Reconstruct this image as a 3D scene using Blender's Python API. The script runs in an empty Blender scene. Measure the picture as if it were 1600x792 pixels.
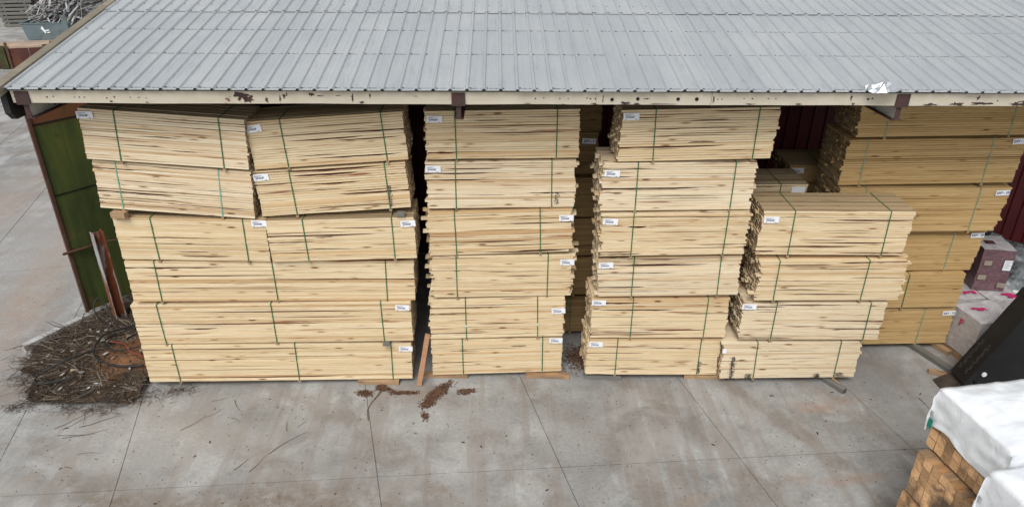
import bpy, math, random
from mathutils import Vector, Matrix, noise
R = math.radians
rng = random.Random(7)
sc = bpy.context.scene
COL = sc.collection

# ---------------------------------------------------------------- camera
cam_d = bpy.data.cameras.new('camera'); cam = bpy.data.objects.new('camera', cam_d); COL.objects.link(cam)
cam_d.sensor_fit = 'HORIZONTAL'; cam_d.sensor_width = 36.0; cam_d.lens = 36.0*1119.5/1600.0
cam_d.clip_start = 0.1; cam_d.clip_end = 1500.0
PITCH, YAW, ROLL = R(26.95), R(1.17), R(-0.14)
cam.matrix_world = (Matrix.Translation((0, 0, 8.17)) @ Matrix.Rotation(-YAW, 4, 'Z')
                    @ Matrix.Rotation(R(90)-PITCH, 4, 'X') @ Matrix.Rotation(-ROLL, 4, 'Z'))
sc.camera = cam

# ---------------------------------------------------------------- sky, sun, exposure (bright overcast)
world = bpy.data.worlds.new('World'); sc.world = world; world.use_nodes = True
wn = world.node_tree.nodes; wl = world.node_tree.links
SUN_EL, SUN_AZ = R(52), R(195)          # azimuth clockwise from +Y: the sun stands behind the camera
sky = wn.new('ShaderNodeTexSky'); sky.sky_type = 'NISHITA'; sky.sun_disc = False
sky.sun_elevation = SUN_EL; sky.sun_rotation = SUN_AZ; sky.dust_density = 4.0; sky.ozone_density = 1.0; sky.air_density = 1.0
hs = wn.new('ShaderNodeHueSaturation'); hs.inputs['Saturation'].default_value = 0.22   # cloud cover greys the sky
wl.new(sky.outputs['Color'], hs.inputs['Color'])
wl.new(hs.outputs['Color'], wn['Background'].inputs['Color']); wn['Background'].inputs['Strength'].default_value = 0.13
sun_d = bpy.data.lights.new('sun', 'SUN'); sun_d.energy = 1.1; sun_d.angle = R(28); sun_d.color = (1.0, 0.96, 0.90)
sun = bpy.data.objects.new('sun', sun_d); COL.objects.link(sun)
sv = Vector((math.sin(SUN_AZ)*math.cos(SUN_EL), math.cos(SUN_AZ)*math.cos(SUN_EL), math.sin(SUN_EL)))
sun.rotation_euler = (-sv).to_track_quat('-Z', 'Y').to_euler(); sun.location = sv*60
sc.view_settings.view_transform = 'Standard'; sc.view_settings.look = 'None'
sc.view_settings.exposure = 0.42; sc.view_settings.gamma = 1.0; sc.view_settings.use_curve_mapping = False

# ---------------------------------------------------------------- helpers
def tag(o, label=None, cat=None, group=None, kind=None):
    if label: o['label'] = label
    if cat: o['category'] = cat
    if group: o['group'] = group
    if kind: o['kind'] = kind
    return o
def empty(name, loc=(0,0,0), rot=(0,0,0), parent=None):
    o = bpy.data.objects.new(name, None); o.location = loc; o.rotation_euler = rot; o.empty_display_size = .2
    COL.objects.link(o)
    if parent: o.parent = parent
    return o
def link(name, me, parent=None, loc=None, rot=None):
    o = bpy.data.objects.new(name, me); COL.objects.link(o)
    if parent: o.parent = parent
    if loc: o.location = loc
    if rot: o.rotation_euler = rot
    return o
class MB:
    """collects faces; one mesh per build; every face may carry a tint (random, end grain, bark)"""
    def __init__(s): s.v = []; s.f = []; s.t = []; s.m = []
    def face(s, idx, t=(0,0,0,1), m=0): s.f.append(idx); s.t.append(t); s.m.append(m)
    def poly(s, pts, t=(0,0,0,1), m=0):
        b = len(s.v); s.v += [tuple(p) for p in pts]; s.face(tuple(range(b, b+len(pts))), t, m)
    def hexa(s, p, t=(0,0,0,1), m=0, te=None):
        """p: 8 points, bottom ring 0-3 then top ring 4-7 counter-clockwise; te: tint of the two x-end faces"""
        b = len(s.v); s.v += [tuple(q) for q in p]
        for k, q in enumerate(((3,2,1,0),(4,5,6,7),(0,1,5,4),(2,3,7,6),(1,2,6,5),(3,0,4,7))):
            s.face(tuple(b+i for i in q), te if (te and k > 3) else t, m)
    def box(s, a, b, t=(0,0,0,1), m=0, te=None, M=None):
        (x0,y0,z0),(x1,y1,z1) = a, b
        p = [(x0,y0,z0),(x1,y0,z0),(x1,y1,z0),(x0,y1,z0),(x0,y0,z1),(x1,y0,z1),(x1,y1,z1),(x0,y1,z1)]
        if M: p = [M @ Vector(q) for q in p]
        s.hexa(p, t, m, te)
    def prism(s, prof, a, b, axis='y', t=(0,0,0,1), m=0):
        """polygon prof (2D) extruded from a to b along the axis (y: prof=(x,z); x: prof=(y,z); z: prof=(x,y))"""
        def P(u, v, w): return {'y': (u, w, v), 'x': (w, u, v), 'z': (u, v, w)}[axis]
        n = len(prof); k = len(s.v)
        s.v += [P(u, v, a) for u, v in prof] + [P(u, v, b) for u, v in prof]
        s.face(tuple(k+i for i in range(n)), t, m); s.face(tuple(k+n+i for i in reversed(range(n))), t, m)
        for i in range(n):
            j = (i+1) % n; s.face((k+i, k+n+i, k+n+j, k+j), t, m)
    def tube(s, pts, r, n=5, t=(0,0,0,1), m=0, cap=True):
        pts = [Vector(p) for p in pts]; k = len(s.v); up = Vector((.13,.21,.97))
        for i, p in enumerate(pts):
            d = (pts[min(i+1, len(pts)-1)] - pts[max(i-1, 0)]).normalized()
            a = d.cross(up)
            if a.length < 1e-3: a = d.cross(Vector((1,0,0)))
            a.normalize(); b = d.cross(a)
            rr = r[i] if isinstance(r, (list, tuple)) else r
            s.v += [tuple(p + a*rr*math.cos(2*math.pi*q/n) + b*rr*math.sin(2*math.pi*q/n)) for q in range(n)]
        for i in range(len(pts)-1):
            for q in range(n):
                w = (q+1) % n
                s.face((k+i*n+q, k+i*n+w, k+(i+1)*n+w, k+(i+1)*n+q), t, m)
        if cap:
            s.face(tuple(k+q for q in range(n)), t, m); e = k+(len(pts)-1)*n
            s.face(tuple(e+q for q in reversed(range(n))), t, m)
    def mesh(s, name, mats, smooth=False):
        me = bpy.data.meshes.new(name); me.from_pydata(s.v, [], s.f)
        at = me.attributes.new('tint', 'FLOAT_COLOR', 'FACE')
        at.data.foreach_set('color', [c for t in s.t for c in (t if len(t) == 4 else (*t, 1))])
        for mt in (mats if isinstance(mats, (list, tuple)) else [mats]): me.materials.append(mt)
        if any(s.m): me.polygons.foreach_set('material_index', s.m)
        if smooth: me.polygons.foreach_set('use_smooth', [True]*len(me.polygons))
        return me
    def build(s, name, mats, parent=None, smooth=False, loc=None, rot=None):
        return link(name, s.mesh(name, mats, smooth), parent, loc, rot)

# ---------------------------------------------------------------- materials
class NT:
    def __init__(s, name, rough=.8, metal=0.0, spec=.3):
        s.mat = bpy.data.materials.new(name); s.mat.use_nodes = True
        s.n = s.mat.node_tree.nodes; s.l = s.mat.node_tree.links; s.b = s.n['Principled BSDF']
        s.b.inputs['Roughness'].default_value = rough; s.b.inputs['Metallic'].default_value = metal
        s.b.inputs['Specular IOR Level'].default_value = spec
    def put(s, sock, v):
        if hasattr(v, 'is_output') or isinstance(v, bpy.types.NodeSocket): s.l.new(v, sock)
        else:
            if isinstance(v, (tuple, list)) and len(v) == 3 and sock.type == 'RGBA': v = (*v, 1)
            sock.default_value = v
    def coord(s, which='Object'): return s.n.new('ShaderNodeTexCoord').outputs[which]
    def pos(s): return s.n.new('ShaderNodeNewGeometry').outputs['Position']
    def mapping(s, vec, scale=(1,1,1), loc=(0,0,0), rot=(0,0,0)):
        m = s.n.new('ShaderNodeMapping'); s.l.new(vec, m.inputs['Vector'])
        s.put(m.inputs['Scale'], scale); s.put(m.inputs['Location'], loc); m.inputs['Rotation'].default_value = rot
        return m.outputs[0]
    def noise(s, vec, scale=5, detail=4, rough=.55, dist=0):
        n = s.n.new('ShaderNodeTexNoise'); s.l.new(vec, n.inputs['Vector'])
        n.inputs['Scale'].default_value = scale; n.inputs['Detail'].default_value = detail
        n.inputs['Roughness'].default_value = rough; n.inputs['Distortion'].default_value = dist
        return n.outputs['Fac']
    def voro(s, vec, scale=5, rand=1.0):
        n = s.n.new('ShaderNodeTexVoronoi'); s.l.new(vec, n.inputs['Vector']); n.inputs['Scale'].default_value = scale
        n.inputs['Randomness'].default_value = rand
        return n.outputs['Distance'], n.outputs['Color']
    def ramp(s, fac, stops):
        r = s.n.new('ShaderNodeValToRGB'); s.l.new(fac, r.inputs[0]); e = r.color_ramp.elements
        while len(e) < len(stops): e.new(.5)
        for k, (p, c) in enumerate(stops):
            e[k].position = p; e[k].color = (c, c, c, 1) if isinstance(c, (int, float)) else (*c, 1)
        return r.outputs[0]
    def mix(s, fac, a, b, mode='MIX'):
        m = s.n.new('ShaderNodeMix'); m.data_type = 'RGBA'; m.blend_type = mode
        s.put(m.inputs[0], fac); s.put(m.inputs[6], a); s.put(m.inputs[7], b)
        return m.outputs[2]
    def math(s, op, a, b=0.0, c=None):
        m = s.n.new('ShaderNodeMath'); m.operation = op; s.put(m.inputs[0], a); s.put(m.inputs[1], b)
        if c is not None: s.put(m.inputs[2], c)
        return m.outputs[0]
    def sep(s, v):
        m = s.n.new('ShaderNodeSeparateXYZ'); s.l.new(v, m.inputs[0]); return m.outputs
    def comb(s, x, y, z):
        m = s.n.new('ShaderNodeCombineXYZ')
        for k, v in enumerate((x, y, z)): s.put(m.inputs[k], v)
        return m.outputs[0]
    def vadd(s, a, b):
        m = s.n.new('ShaderNodeVectorMath'); m.operation = 'ADD'; s.put(m.inputs[0], a); s.put(m.inputs[1], b); return m.outputs[0]
    def attr(s, name='tint'):
        a = s.n.new('ShaderNodeAttribute'); a.attribute_name = name
        m = s.n.new('ShaderNodeSeparateColor'); s.l.new(a.outputs['Color'], m.inputs[0]); return m.outputs
    def orand(s): return s.n.new('ShaderNodeObjectInfo').outputs['Random']
    def ridged(s, vec, scale=2.0, detail=3.0, dist=0.0):
        n = s.n.new('ShaderNodeTexNoise'); n.noise_type = 'RIDGED_MULTIFRACTAL'; s.l.new(vec, n.inputs['Vector'])
        n.inputs['Scale'].default_value = scale; n.inputs['Detail'].default_value = detail; n.inputs['Distortion'].default_value = dist
        return n.outputs['Fac']
    def bump(s, h, strength=.3, dist=.01):
        b = s.n.new('ShaderNodeBump'); s.l.new(h, b.inputs['Height']); b.inputs['Strength'].default_value = strength
        b.inputs['Distance'].default_value = dist; s.l.new(b.outputs[0], s.b.inputs['Normal'])
    def out(s, col, rough=None):
        s.put(s.b.inputs['Base Color'], col)
        if rough is not None: s.put(s.b.inputs['Roughness'], rough)
        return s.mat

def wood(name, pale, mid, dark, knot=(.16,.085,.04), endc=(.33,.25,.155), bark=(.055,.028,.018), streak=.55, dirty=0.0, enddirt=0.0):
    N = NT(name, .78, 0, .2); at = N.attr()
    seed = N.math('ADD', N.math('MULTIPLY', at[0], 61.0), N.math('MULTIPLY', N.orand(), 97.0))
    v = N.vadd(N.coord(), N.comb(seed, N.math('MULTIPLY', seed, .37), N.math('MULTIPLY', seed, .71)))
    tone = N.math('FRACT', N.math('MULTIPLY', N.math('ADD', at[0], N.orand()), 7.31))
    base = N.ramp(tone, [(0.0, mid), (.3, pale), (.62, pale), (.85, mid), (1.0, dark)])
    g1 = N.noise(N.mapping(v, (1.1, 18, 42)), 1.0, 5, .6, .6)
    col = N.mix(N.ramp(g1, [(.42, 0.0), (.75, .75)]), base, dark)
    g2 = N.noise(N.mapping(v, (5, 90, 160)), 1.0, 3, .6)
    col = N.mix(.28, col, N.mix(1.0, col, N.ramp(g2, [(.3, .55), (.7, 1.0)]), 'MULTIPLY'))
    d, c = N.voro(N.mapping(v, (2.3, 5, 9.0)), 1.0)
    cs = N.n.new('ShaderNodeSeparateColor'); N.l.new(c, cs.inputs[0])
    k = N.math('MULTIPLY', N.ramp(d, [(.10, 1.0), (.20, 0.0)]), N.math('GREATER_THAN', cs.outputs[0], .30))
    hal = N.math('MULTIPLY', N.ramp(d, [(.12, .55), (.34, 0.0)]), N.math('GREATER_THAN', cs.outputs[0], .30))
    col = N.mix(hal, col, dark)
    col = N.mix(N.math('MULTIPLY', k, N.math('MULTIPLY_ADD', cs.outputs[1], .75, .2)), col, knot)
    s1 = N.noise(N.mapping(v, (.75, 4, 30)), 1.0, 3, .5, .3)
    col = N.mix(N.ramp(s1, [(.63, 0.0), (.70, streak)]), col, (knot[0]*2.0, knot[1]*1.7, knot[2]*1.5))
    if dirty:
        w = N.noise(N.mapping(v, (2, 6, 6)), 1.0, 5, .6)
        col = N.mix(N.math('MULTIPLY', N.ramp(w, [(.35, 0.0), (.65, 1.0)]), dirty), col, (.13,.12,.10))
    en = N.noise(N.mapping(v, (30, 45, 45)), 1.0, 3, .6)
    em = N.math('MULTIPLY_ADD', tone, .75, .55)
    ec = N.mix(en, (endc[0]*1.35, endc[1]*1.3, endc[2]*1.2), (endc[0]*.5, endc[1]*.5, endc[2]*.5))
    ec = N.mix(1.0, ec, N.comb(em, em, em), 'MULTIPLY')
    if enddirt:
        ring, _c = N.voro(N.mapping(v, (0, 3.1, 3.1)), 2.3)
        ec = N.mix(N.math('MULTIPLY', N.ramp(N.noise(N.mapping(N.pos(), (1, 1, 1)), 3.2, 5, .65, .5), [(.46, 0.0), (.66, 1.0)]), enddirt), ec, (.075,.065,.052))
        ec = N.mix(N.math('MULTIPLY', N.ramp(ring, [(.10, 1.0), (.22, 0.0)]), .6), ec, (.24,.085,.03))
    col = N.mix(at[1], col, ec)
    bn = N.noise(N.mapping(v, (9, 40, 40)), 1.0, 4, .6)
    bc = N.mix(bn, (bark[0]*.5, bark[1]*.5, bark[2]*.5), (bark[0]*2.4, bark[1]*2.1, bark[2]*1.8))
    col = N.mix(at[2], col, bc)
    N.bump(g2, .12, .004)
    return N.out(col)
def plain(name, col, rough=.7, metal=0.0, var=.25, scale=6.0, spec=.3, bump=0.0, dark=None):
    N = NT(name, rough, metal, spec); v = N.coord()
    n = N.noise(v, scale, 5, .6); at = N.attr()
    f = N.math('MULTIPLY_ADD', at[0], .5, .5)
    d = dark or tuple(c*(1-var*1.6) for c in col)
    c = N.mix(N.ramp(n, [(.3, 0.0), (.7, 1.0)]), d, col)
    if bump: N.bump(n, bump, .02)
    return N.out(c)
def tinted(name, cols, rough=.85, scale=25.0):
    """face colours picked by the tint's first value, with a little grain"""
    N = NT(name, rough, 0, .2); at = N.attr(); n = N.noise(N.coord(), scale, 3, .6)
    k = len(cols)
    base = N.ramp(at[0], [(i/max(1, k-1), c) for i, c in enumerate(cols)])
    return N.out(N.mix(.35, base, N.mix(1.0, base, N.ramp(n, [(.3, .45), (.7, 1.0)]), 'MULTIPLY')))
def painted_rust(name, paint, rust=(.13,.045,.025), rust2=(.045,.020,.016), cover=.6, scale=3.0, streak=(1,1,1), rough=.6, edge=.03, dirt=None, patchy=True):
    N = NT(name, rough, 0, .35); v = N.vadd(N.coord(), N.comb(N.math('MULTIPLY', N.orand(), 31.0), 0, 0))
    n = N.noise(N.mapping(v, streak), scale, 7, .62, .3)
    m = N.ramp(n, [(cover-edge, 0.0), (cover+edge, 1.0)])
    r = N.mix(N.noise(v, scale*4, 5, .6), rust, rust2)
    p = paint
    g = N.noise(N.mapping(v, streak), scale*1.7, 5, .6)
    p = N.mix(N.ramp(g, [(.35, 0.0), (.75, .6)]), paint, dirt or tuple(c*.62 for c in paint))
    N.bump(n, .15, .006)
    return N.out(N.mix(m, p, r), N.ramp(m, [(0, rough), (1, .9)]))

# pine, golden and weathered timber
PINE = wood('pine_boards', (.75,.63,.425), (.69,.545,.335), (.53,.35,.18), knot=(.12,.045,.022), bark=(.045,.016,.010), streak=.95)
PINE_PALE = wood('pale_pine_boards', (.765,.665,.485), (.71,.585,.40), (.55,.385,.22), knot=(.10,.045,.022), bark=(.034,.013,.009), streak=.85)
PINE_WARM = wood('warm_pine_boards', (.745,.625,.42), (.685,.545,.335), (.53,.35,.18), knot=(.11,.05,.022), bark=(.05,.02,.012), streak=.6)
GOLD = wood('golden_boards', (.57,.40,.19), (.50,.335,.145), (.35,.215,.085), knot=(.09,.04,.018), endc=(.30,.235,.145), streak=.45)
GREY = wood('weathered_boards', (.20,.20,.185), (.16,.16,.15), (.10,.10,.092), knot=(.06,.05,.04), endc=(.10,.09,.08), streak=.5, dirty=.5)
BLOCK = wood('bearer_timber', (.45,.30,.17), (.36,.23,.125), (.26,.15,.075), endc=(.27,.19,.12), streak=.4, dirty=.35)
POST = wood('treated_posts', (.55,.315,.14), (.50,.27,.11), (.38,.19,.075), knot=(.17,.07,.03), endc=(.66,.42,.235), streak=.3, dirty=.75, enddirt=.85)
REDWOOD = wood('reddish_board', (.42,.235,.135), (.38,.20,.11), (.28,.14,.07), endc=(.3,.17,.1))

STRAP = plain('green_strap', (.045,.150,.060), .45, 0, .2, 20)
STRAP_MINT = plain('mint_strap', (.19,.42,.30), .45, 0, .15, 20)
STRAP_PALE = plain('pale_green_strap', (.22,.34,.235), .5, 0, .15, 20)
CLIP = plain('strap_seal', (.55,.70,.66), .4, 0, .1, 20)
PAPER = plain('tag_paper', (.80,.82,.86), .6, 0, .06, 4)
INK = plain('tag_ink', (.05,.07,.13), .7, 0, .1, 9)
INK_GREY = plain('tag_faint_ink', (.30,.33,.38), .7, 0, .1, 9)
STEEL_DARK = painted_rust('rusted_plate', (.055,.032,.030), (.11,.05,.04), (.035,.02,.02), .55, 7.0)
CREAM = None

def spotmask(N, P, cx, cy, rx, ry, rot, n, soft=.35, wob=.5):
    v = N.mapping(P, (1,1,0), (0,0,0))
    d = N.vadd(v, (-cx, -cy, 0))
    if rot: d = N.mapping(d, (1,1,1), (0,0,0), (0,0,-rot))
    d = N.mapping(d, (1/rx, 1/ry, 0))
    ln = N.n.new('ShaderNodeVectorMath'); ln.operation = 'LENGTH'; N.l.new(d, ln.inputs[0])
    q = N.math('ADD', ln.outputs['Value'], N.math('MULTIPLY', N.math('SUBTRACT', n, .5), wob*3))
    return N.ramp(q, [(max(0, .75-soft), 1.0), (min(1, .75+soft*.6), 0.0)])

def make_concrete():
    N = NT('yard_concrete', .88, 0, .25); P = N.pos()
    P2 = N.mapping(P, (1,1,1), (0,0,0), (0,0,R(-14)))
    big = N.noise(N.mapping(P, (1,.7,1)), .33, 6, .62, .4)
    mid = N.noise(P, 1.3, 6, .65, .3)
    fine = N.noise(P, 16, 5, .7)
    grit = N.noise(P, 75, 3, .7)
    base = N.ramp(big, [(.36, (.225,.226,.220)), (.5, (.305,.308,.302)), (.64, (.385,.392,.388))])
    base = N.mix(N.ramp(mid, [(.44, .0), (.64, .7)]), base, (.18,.176,.168))
    lt = N.noise(N.vadd(P, (17, 4, 0)), .9, 6, .6, .5)
    base = N.mix(N.ramp(lt, [(.51, 0.0), (.62, .75)]), base, (.40,.41,.405))
    # wheel tracks running out of the shed: brownish streaks, long in y
    tr = N.noise(N.mapping(P, (2.6, .17, 1), (3.1, 0, 0)), 1.0, 5, .6, .15)
    trm = N.math('MULTIPLY', N.ramp(tr, [(.525, 0.0), (.59, 1.0)]), N.ramp(fine, [(.25, .35), (.6, 1.0)]))
    base = N.mix(N.math('MULTIPLY', trm, .46), base, (.20,.16,.13))
    # curved scuffs
    tw = N.n.new('ShaderNodeTexWave'); tw.wave_type = 'RINGS'; tw.rings_direction = 'Z'
    N.l.new(N.mapping(P, (1,1,1), (9.5, -1.5, 0)), tw.inputs['Vector'])
    tw.inputs['Scale'].default_value = .22; tw.inputs['Distortion'].default_value = 2.2; tw.inputs['Detail'].default_value = 4
    tw.inputs['Detail Scale'].default_value = 1.4
    sm = N.math('MULTIPLY', N.ramp(tw.outputs['Fac'], [(.68, 0.0), (.95, .55)]), N.ramp(mid, [(.35, 0.0), (.6, 1.0)]))
    base = N.mix(sm, base, (.19,.155,.125))
    sp0 = N.noise(N.vadd(P, (31, 5, 0)), 4.5, 8, .72, .3)
    # mud film and red clay patches with shapes of their own
    for (cx, cy, rx, ry, rt, col, amt, so) in [
            (-3.5, 7.75, 3.4, .80, .06, (.20,.145,.10), 1.0, .5), (-5.9, 7.95, 1.8, .50, -.4, (.20,.155,.11), 1.0, .5), (-.3, 7.5, 2.5, .35, .05, (.26,.21,.165), .8, .5), (-7.6, 8.2, 1.2, .6, .7, (.30,.255,.20), .6, .5),
            (-10.6, 14.5, .75, 5.5, .28, (.43,.30,.215), 1.0, .5), (-8.9, 10.6, .5, .7, 0, (.26,.20,.15), .8, .5), (-7.4, 9.95, 1.4, .22, 0, (.30,.25,.20), .7, .5), (-1.4, 10.45, .9, .35, 0, (.29,.21,.155), .7, .5), (-11.6, 12.2, .6, 3.2, -.35, (.40,.30,.225), .7, .5), (-14.5, 19, 1.6, 2.6, .3, (.40,.28,.20), .8, .5),
            (-13.2, 22.0, 3.0, 1.2, .2, (.40,.285,.21), .7, .5),
            (5.55, 9.95, .55, .22, -.1, (.40,.215,.12), .8, .5), (6.1, 10.15, .5, .14, 0, (.38,.23,.14), .6, .5), (5.55, 8.25, .75, .14, .15, (.40,.24,.14), .7, .5),
            (2.9, 7.85, .5, .16, .3, (.40,.29,.20), .5, .5), (4.6, 8.3, .35, .25, .2, (.40,.28,.19), .5, .5),
            (3.3, 8.35, .18, .10, .0, (.14,.15,.155), .7, .4), (3.35, 9.6, .45, .9, .1, (.23,.22,.205), .6, .5), (1.6, 9.9, .8, .35, .1, (.225,.21,.195), .55, .5),
            (-2.9, 9.9, .55, .25, .2, (.215,.195,.165), .75, .5), (6.9, 9.6, .5, .8, .0, (.24,.235,.225), .6, .5), (7.2, 10.9, 1.4, .5, .1, (.20,.195,.19), .6, .5),
            (-.9, 8.15, .16, .09, .0, (.28,.20,.145), .8, .4), (-6.4, 9.6, 1.0, .35, .1, (.43,.40,.35), .6, .5)]:
        m = spotmask(N, P, cx, cy, rx, ry, rt, mid, so)
        base = N.mix(N.math('MULTIPLY', m, N.math('MULTIPLY', N.ramp(N.math('MULTIPLY_ADD', sp0, .6, N.math('MULTIPLY', fine, .4)), [(.40, .12), (.58, 1.0)]), amt)), base, tuple(c*.78 for c in col))
    for (cx, cy, rx, ry, rt, col, amt) in [(-5.9, 9.35, 2.4, .85, -.12, (.40,.392,.37), .7), (-11.5, 16.5, 4.0, 8.0, .2, (.37,.365,.35), .6), (-1.0, 9.7, 1.5, .5, 0, (.385,.395,.39), .6),
                                           (1.2, 9.2, .7, .6, .2, (.375,.385,.38), .5), (-9.6, 9.4, 1.0, 1.6, .1, (.37,.36,.34), .5)]:
        m = spotmask(N, P, cx, cy, rx, ry, rt, big, .5, .8)
        base = N.mix(N.math('MULTIPLY', m, N.math('MULTIPLY', N.ramp(mid, [(.35, .2), (.6, 1.0)]), amt)), base, col)
    # spots of oil and leaf stain
    d, c = N.voro(N.mapping(P, (1,1,0)), 2.1)
    base = N.mix(N.math('MULTIPLY', N.ramp(d, [(.03, 1.0), (.10, 0.0)]), .5), base, (.12,.11,.10))
    d, c = N.voro(N.mapping(P, (1,1.3,0)), 7.0)
    base = N.mix(N.math('MULTIPLY', N.ramp(d, [(.04, 1.0), (.10, 0.0)]), N.ramp(big, [(.4, .1), (.6, .7)])), base, (.15,.135,.12))
    sp = N.noise(N.vadd(P, (3, 8, 0)), 9, 7, .75); base = N.mix(N.ramp(sp, [(.60, 0.0), (.70, .55)]), base, (.135,.118,.10))
    base = N.mix(N.ramp(sp, [(.30, .45), (.40, 0.0)]), base, (.36,.362,.355))
    base = N.mix(.55, base, N.mix(1.0, base, N.ramp(fine, [(.25, .55), (.7, 1.2)]), 'MULTIPLY'))
    base = N.mix(.5, base, N.mix(1.0, base, N.ramp(grit, [(.25, .55), (.75, 1.25)]), 'MULTIPLY'))
    base = N.mix(N.math('MULTIPLY', N.orand(), .22), base, (.31,.295,.275))
    N.bump(N.math('ADD', N.math('MULTIPLY', fine, .7), N.math('MULTIPLY', grit, .3)), .25, .006)
    return N.out(base, N.ramp(mid, [(.3, .78), (.7, .95)]))
CONC = make_concrete()

# ---------------------------------------------------------------- ground
m = MB(); g = 400
m.poly([(-g,-60,-.03),(g,-60,-.03),(g,500,-.03),(-g,500,-.03)])
ground = tag(m.build('ground', CONC), kind='structure')
VX = [-22.6,-19.7,-16.8,-13.9,-10.95,-8.04,-6.07,-2.06,.86,3.80,6.75,9.7,12.6,15.6]
CR = [(2.0,.055),(8.53,.055),(17.86,.22),(26.2,.22),(34.5,.22),(44,.22)]
def cross_pt(x0, c, mm):   # x = x0-.246*(y-9), y = c+mm*x
    y = (c + mm*(x0 + .246*9))/(1 + .246*mm); return (x0-.246*(y-9), y)
for i in range(len(VX)-1):
    for j in range(len(CR)-1):
        q = [cross_pt(VX[i], *CR[j]), cross_pt(VX[i+1], *CR[j]), cross_pt(VX[i+1], *CR[j+1]), cross_pt(VX[i], *CR[j+1])]
        gp = .0055 if j < 2 else .008
        sg = [(gp,gp),(-gp,gp),(-gp,-gp),(gp,-gp)]
        q = [(x+a, y+b) for (x, y), (a, b) in zip(q, sg)]
        zt = rng.uniform(-.0012, .0012)
        m = MB(); b = [(x, y, -.03) for x, y in q] + [(x, y, zt) for x, y in q]
        m.v = b
        for f in ((4,5,6,7),(0,1,5,4),(1,2,6,5),(2,3,7,6),(3,0,4,7)): m.face(f)
        m.build('slab', CONC, ground)

# ---------------------------------------------------------------- shed
def make_roofing():
    N = NT('galvanised_roofing', .42, .35, .5); v = N.coord(); P = N.vadd(v, N.comb(N.math('MULTIPLY', N.orand(), 19.0), 0, 0))
    st = N.noise(N.mapping(P, (14, .35, 1)), 1.0, 5, .6)
    cl = N.noise(P, 1.1, 5, .6); fn = N.noise(P, 30, 3, .6)
    c = N.ramp(st, [(.25, (.40,.43,.45)), (.5, (.455,.485,.50)), (.75, (.50,.52,.53))])
    c = N.mix(N.ramp(cl, [(.45, 0.0), (.75, .5)]), c, (.52,.53,.515))
    c = N.mix(N.math('MULTIPLY', N.orand(), .30), c, (.30,.335,.365))
    # runoff grime in the stretch above each purlin line
    y = N.sep(v)[1]; gr = N.math('MULTIPLY', N.ramp(N.noise(N.mapping(P, (9, 2.0, 1)), 1.0, 4, .6), [(.55, 0.0), (.8, .5)]), 1.0)
    c = N.mix(gr, c, (.27,.28,.28))
    c = N.mix(.25, c, N.mix(1.0, c, N.ramp(fn, [(.3, .7), (.7, 1.1)]), 'MULTIPLY'))
    return N.out(c, N.ramp(cl, [(.3, .38), (.7, .6)]))
ROOF = make_roofing()
CREAM = painted_rust('cream_steel_paint', (.52,.48,.395), (.16,.055,.03), (.06,.028,.025), .70, 2.4, (1,1,2.2), .5, .012, dirt=(.44,.38,.27))
WEBW = painted_rust('pale_steel_paint', (.52,.52,.48), (.15,.06,.03), (.07,.03,.02), .66, 3.0, dirt=(.34,.33,.30))
REDWALL = plain('red_wall_sheet', (.115,.007,.011), .5, 0, .25, 2.0, .4)
TRIM = wood('rake_trim', (.36,.32,.24), (.31,.275,.20), (.20,.175,.13), knot=(.09,.08,.06), endc=(.2,.17,.12), streak=.8, dirty=.55)
SCREW = plain('roof_screw', (.10,.10,.11), .5, .5, .3, 9)

XL, XR = -6.90, 15.2
EY, EZ = 10.03, 5.635
SL = R(10.0); CS, SN = math.cos(SL), math.sin(SL)
shed = tag(empty('lumber_shed', (0, EY, 0), (0, 0.0062, 0)), 'open-fronted lumber shed with grey ribbed metal roof and cream rusty eave beam', 'shed')
roof = empty('roof', (0, 0, EZ), (SL, 0, 0), shed)    # local y runs up the slope
PITCHR = .2371; SW = PITCHR*3
def sheet_mesh(length):
    m = MB(); prof = []
    for r in range(3):
        o = r*PITCHR
        prof += [(o+.000,.000),(o+.016,.028),(o+.042,.028),(o+.058,.0)]
        for k in (1, 2): 
            c = o+.058+(PITCHR-.058)*k/3; prof += [(c-.014,0),(c-.004,.0018),(c+.004,.0018),(c+.014,0)]
    prof += [(SW,0),(SW+.016,.0295),(SW+.042,.0295),(SW+.055,.004)]
    n = len(prof)
    for yy in (0, length): m.v += [(x, yy, z) for x, z in prof]
    for i in range(n-1): m.face((i, i+1, n+i+1, n+i))
    for yy, s in ((0, 1), ):   # thin lip so that the eave edge has thickness
        b = len(m.v); m.v += [(x, yy, z-.004) for x, z in prof]
        for i in range(n-1): m.face((b+i, b+i+1, i+1, i))
    return m.mesh('roof_sheet', ROOF)
LOW = sheet_mesh(3.30); UPP = sheet_mesh(3.86); BACK = sheet_mesh(7.2)
nsh = int((XR-XL)/SW)+1
for k in range(nsh):
    x = XL + k*SW
    o = link('roof_sheet', LOW, roof, (x, rng.uniform(-.012,.012), rng.uniform(0,.002)), (0, 0, rng.uniform(-.0015,.0015)))
    o = link('roof_sheet', UPP, roof, (x, 3.235+rng.uniform(-.012,.012), .013+rng.uniform(0,.007)), (-.0018, 0, rng.uniform(-.0015,.0015)))
RIDGE = 7.05
broof = empty('roof', (0, RIDGE*CS*2, EZ), (SL, 0, math.pi), shed)
for k in range(nsh): link('roof_sheet', BACK, broof, (-XR-SW*.2 + k*SW, 0, 0))
m = MB()
m.prism([(-.25,-.04),(0,.035),(.25,-.04),(.25,-.055),(0,.02),(-.25,-.055)], XL, XL+nsh*SW, 'x')
m.build('ridge_cap', ROOF, shed, loc=(0, RIDGE*CS, EZ+RIDGE*SN))
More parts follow.
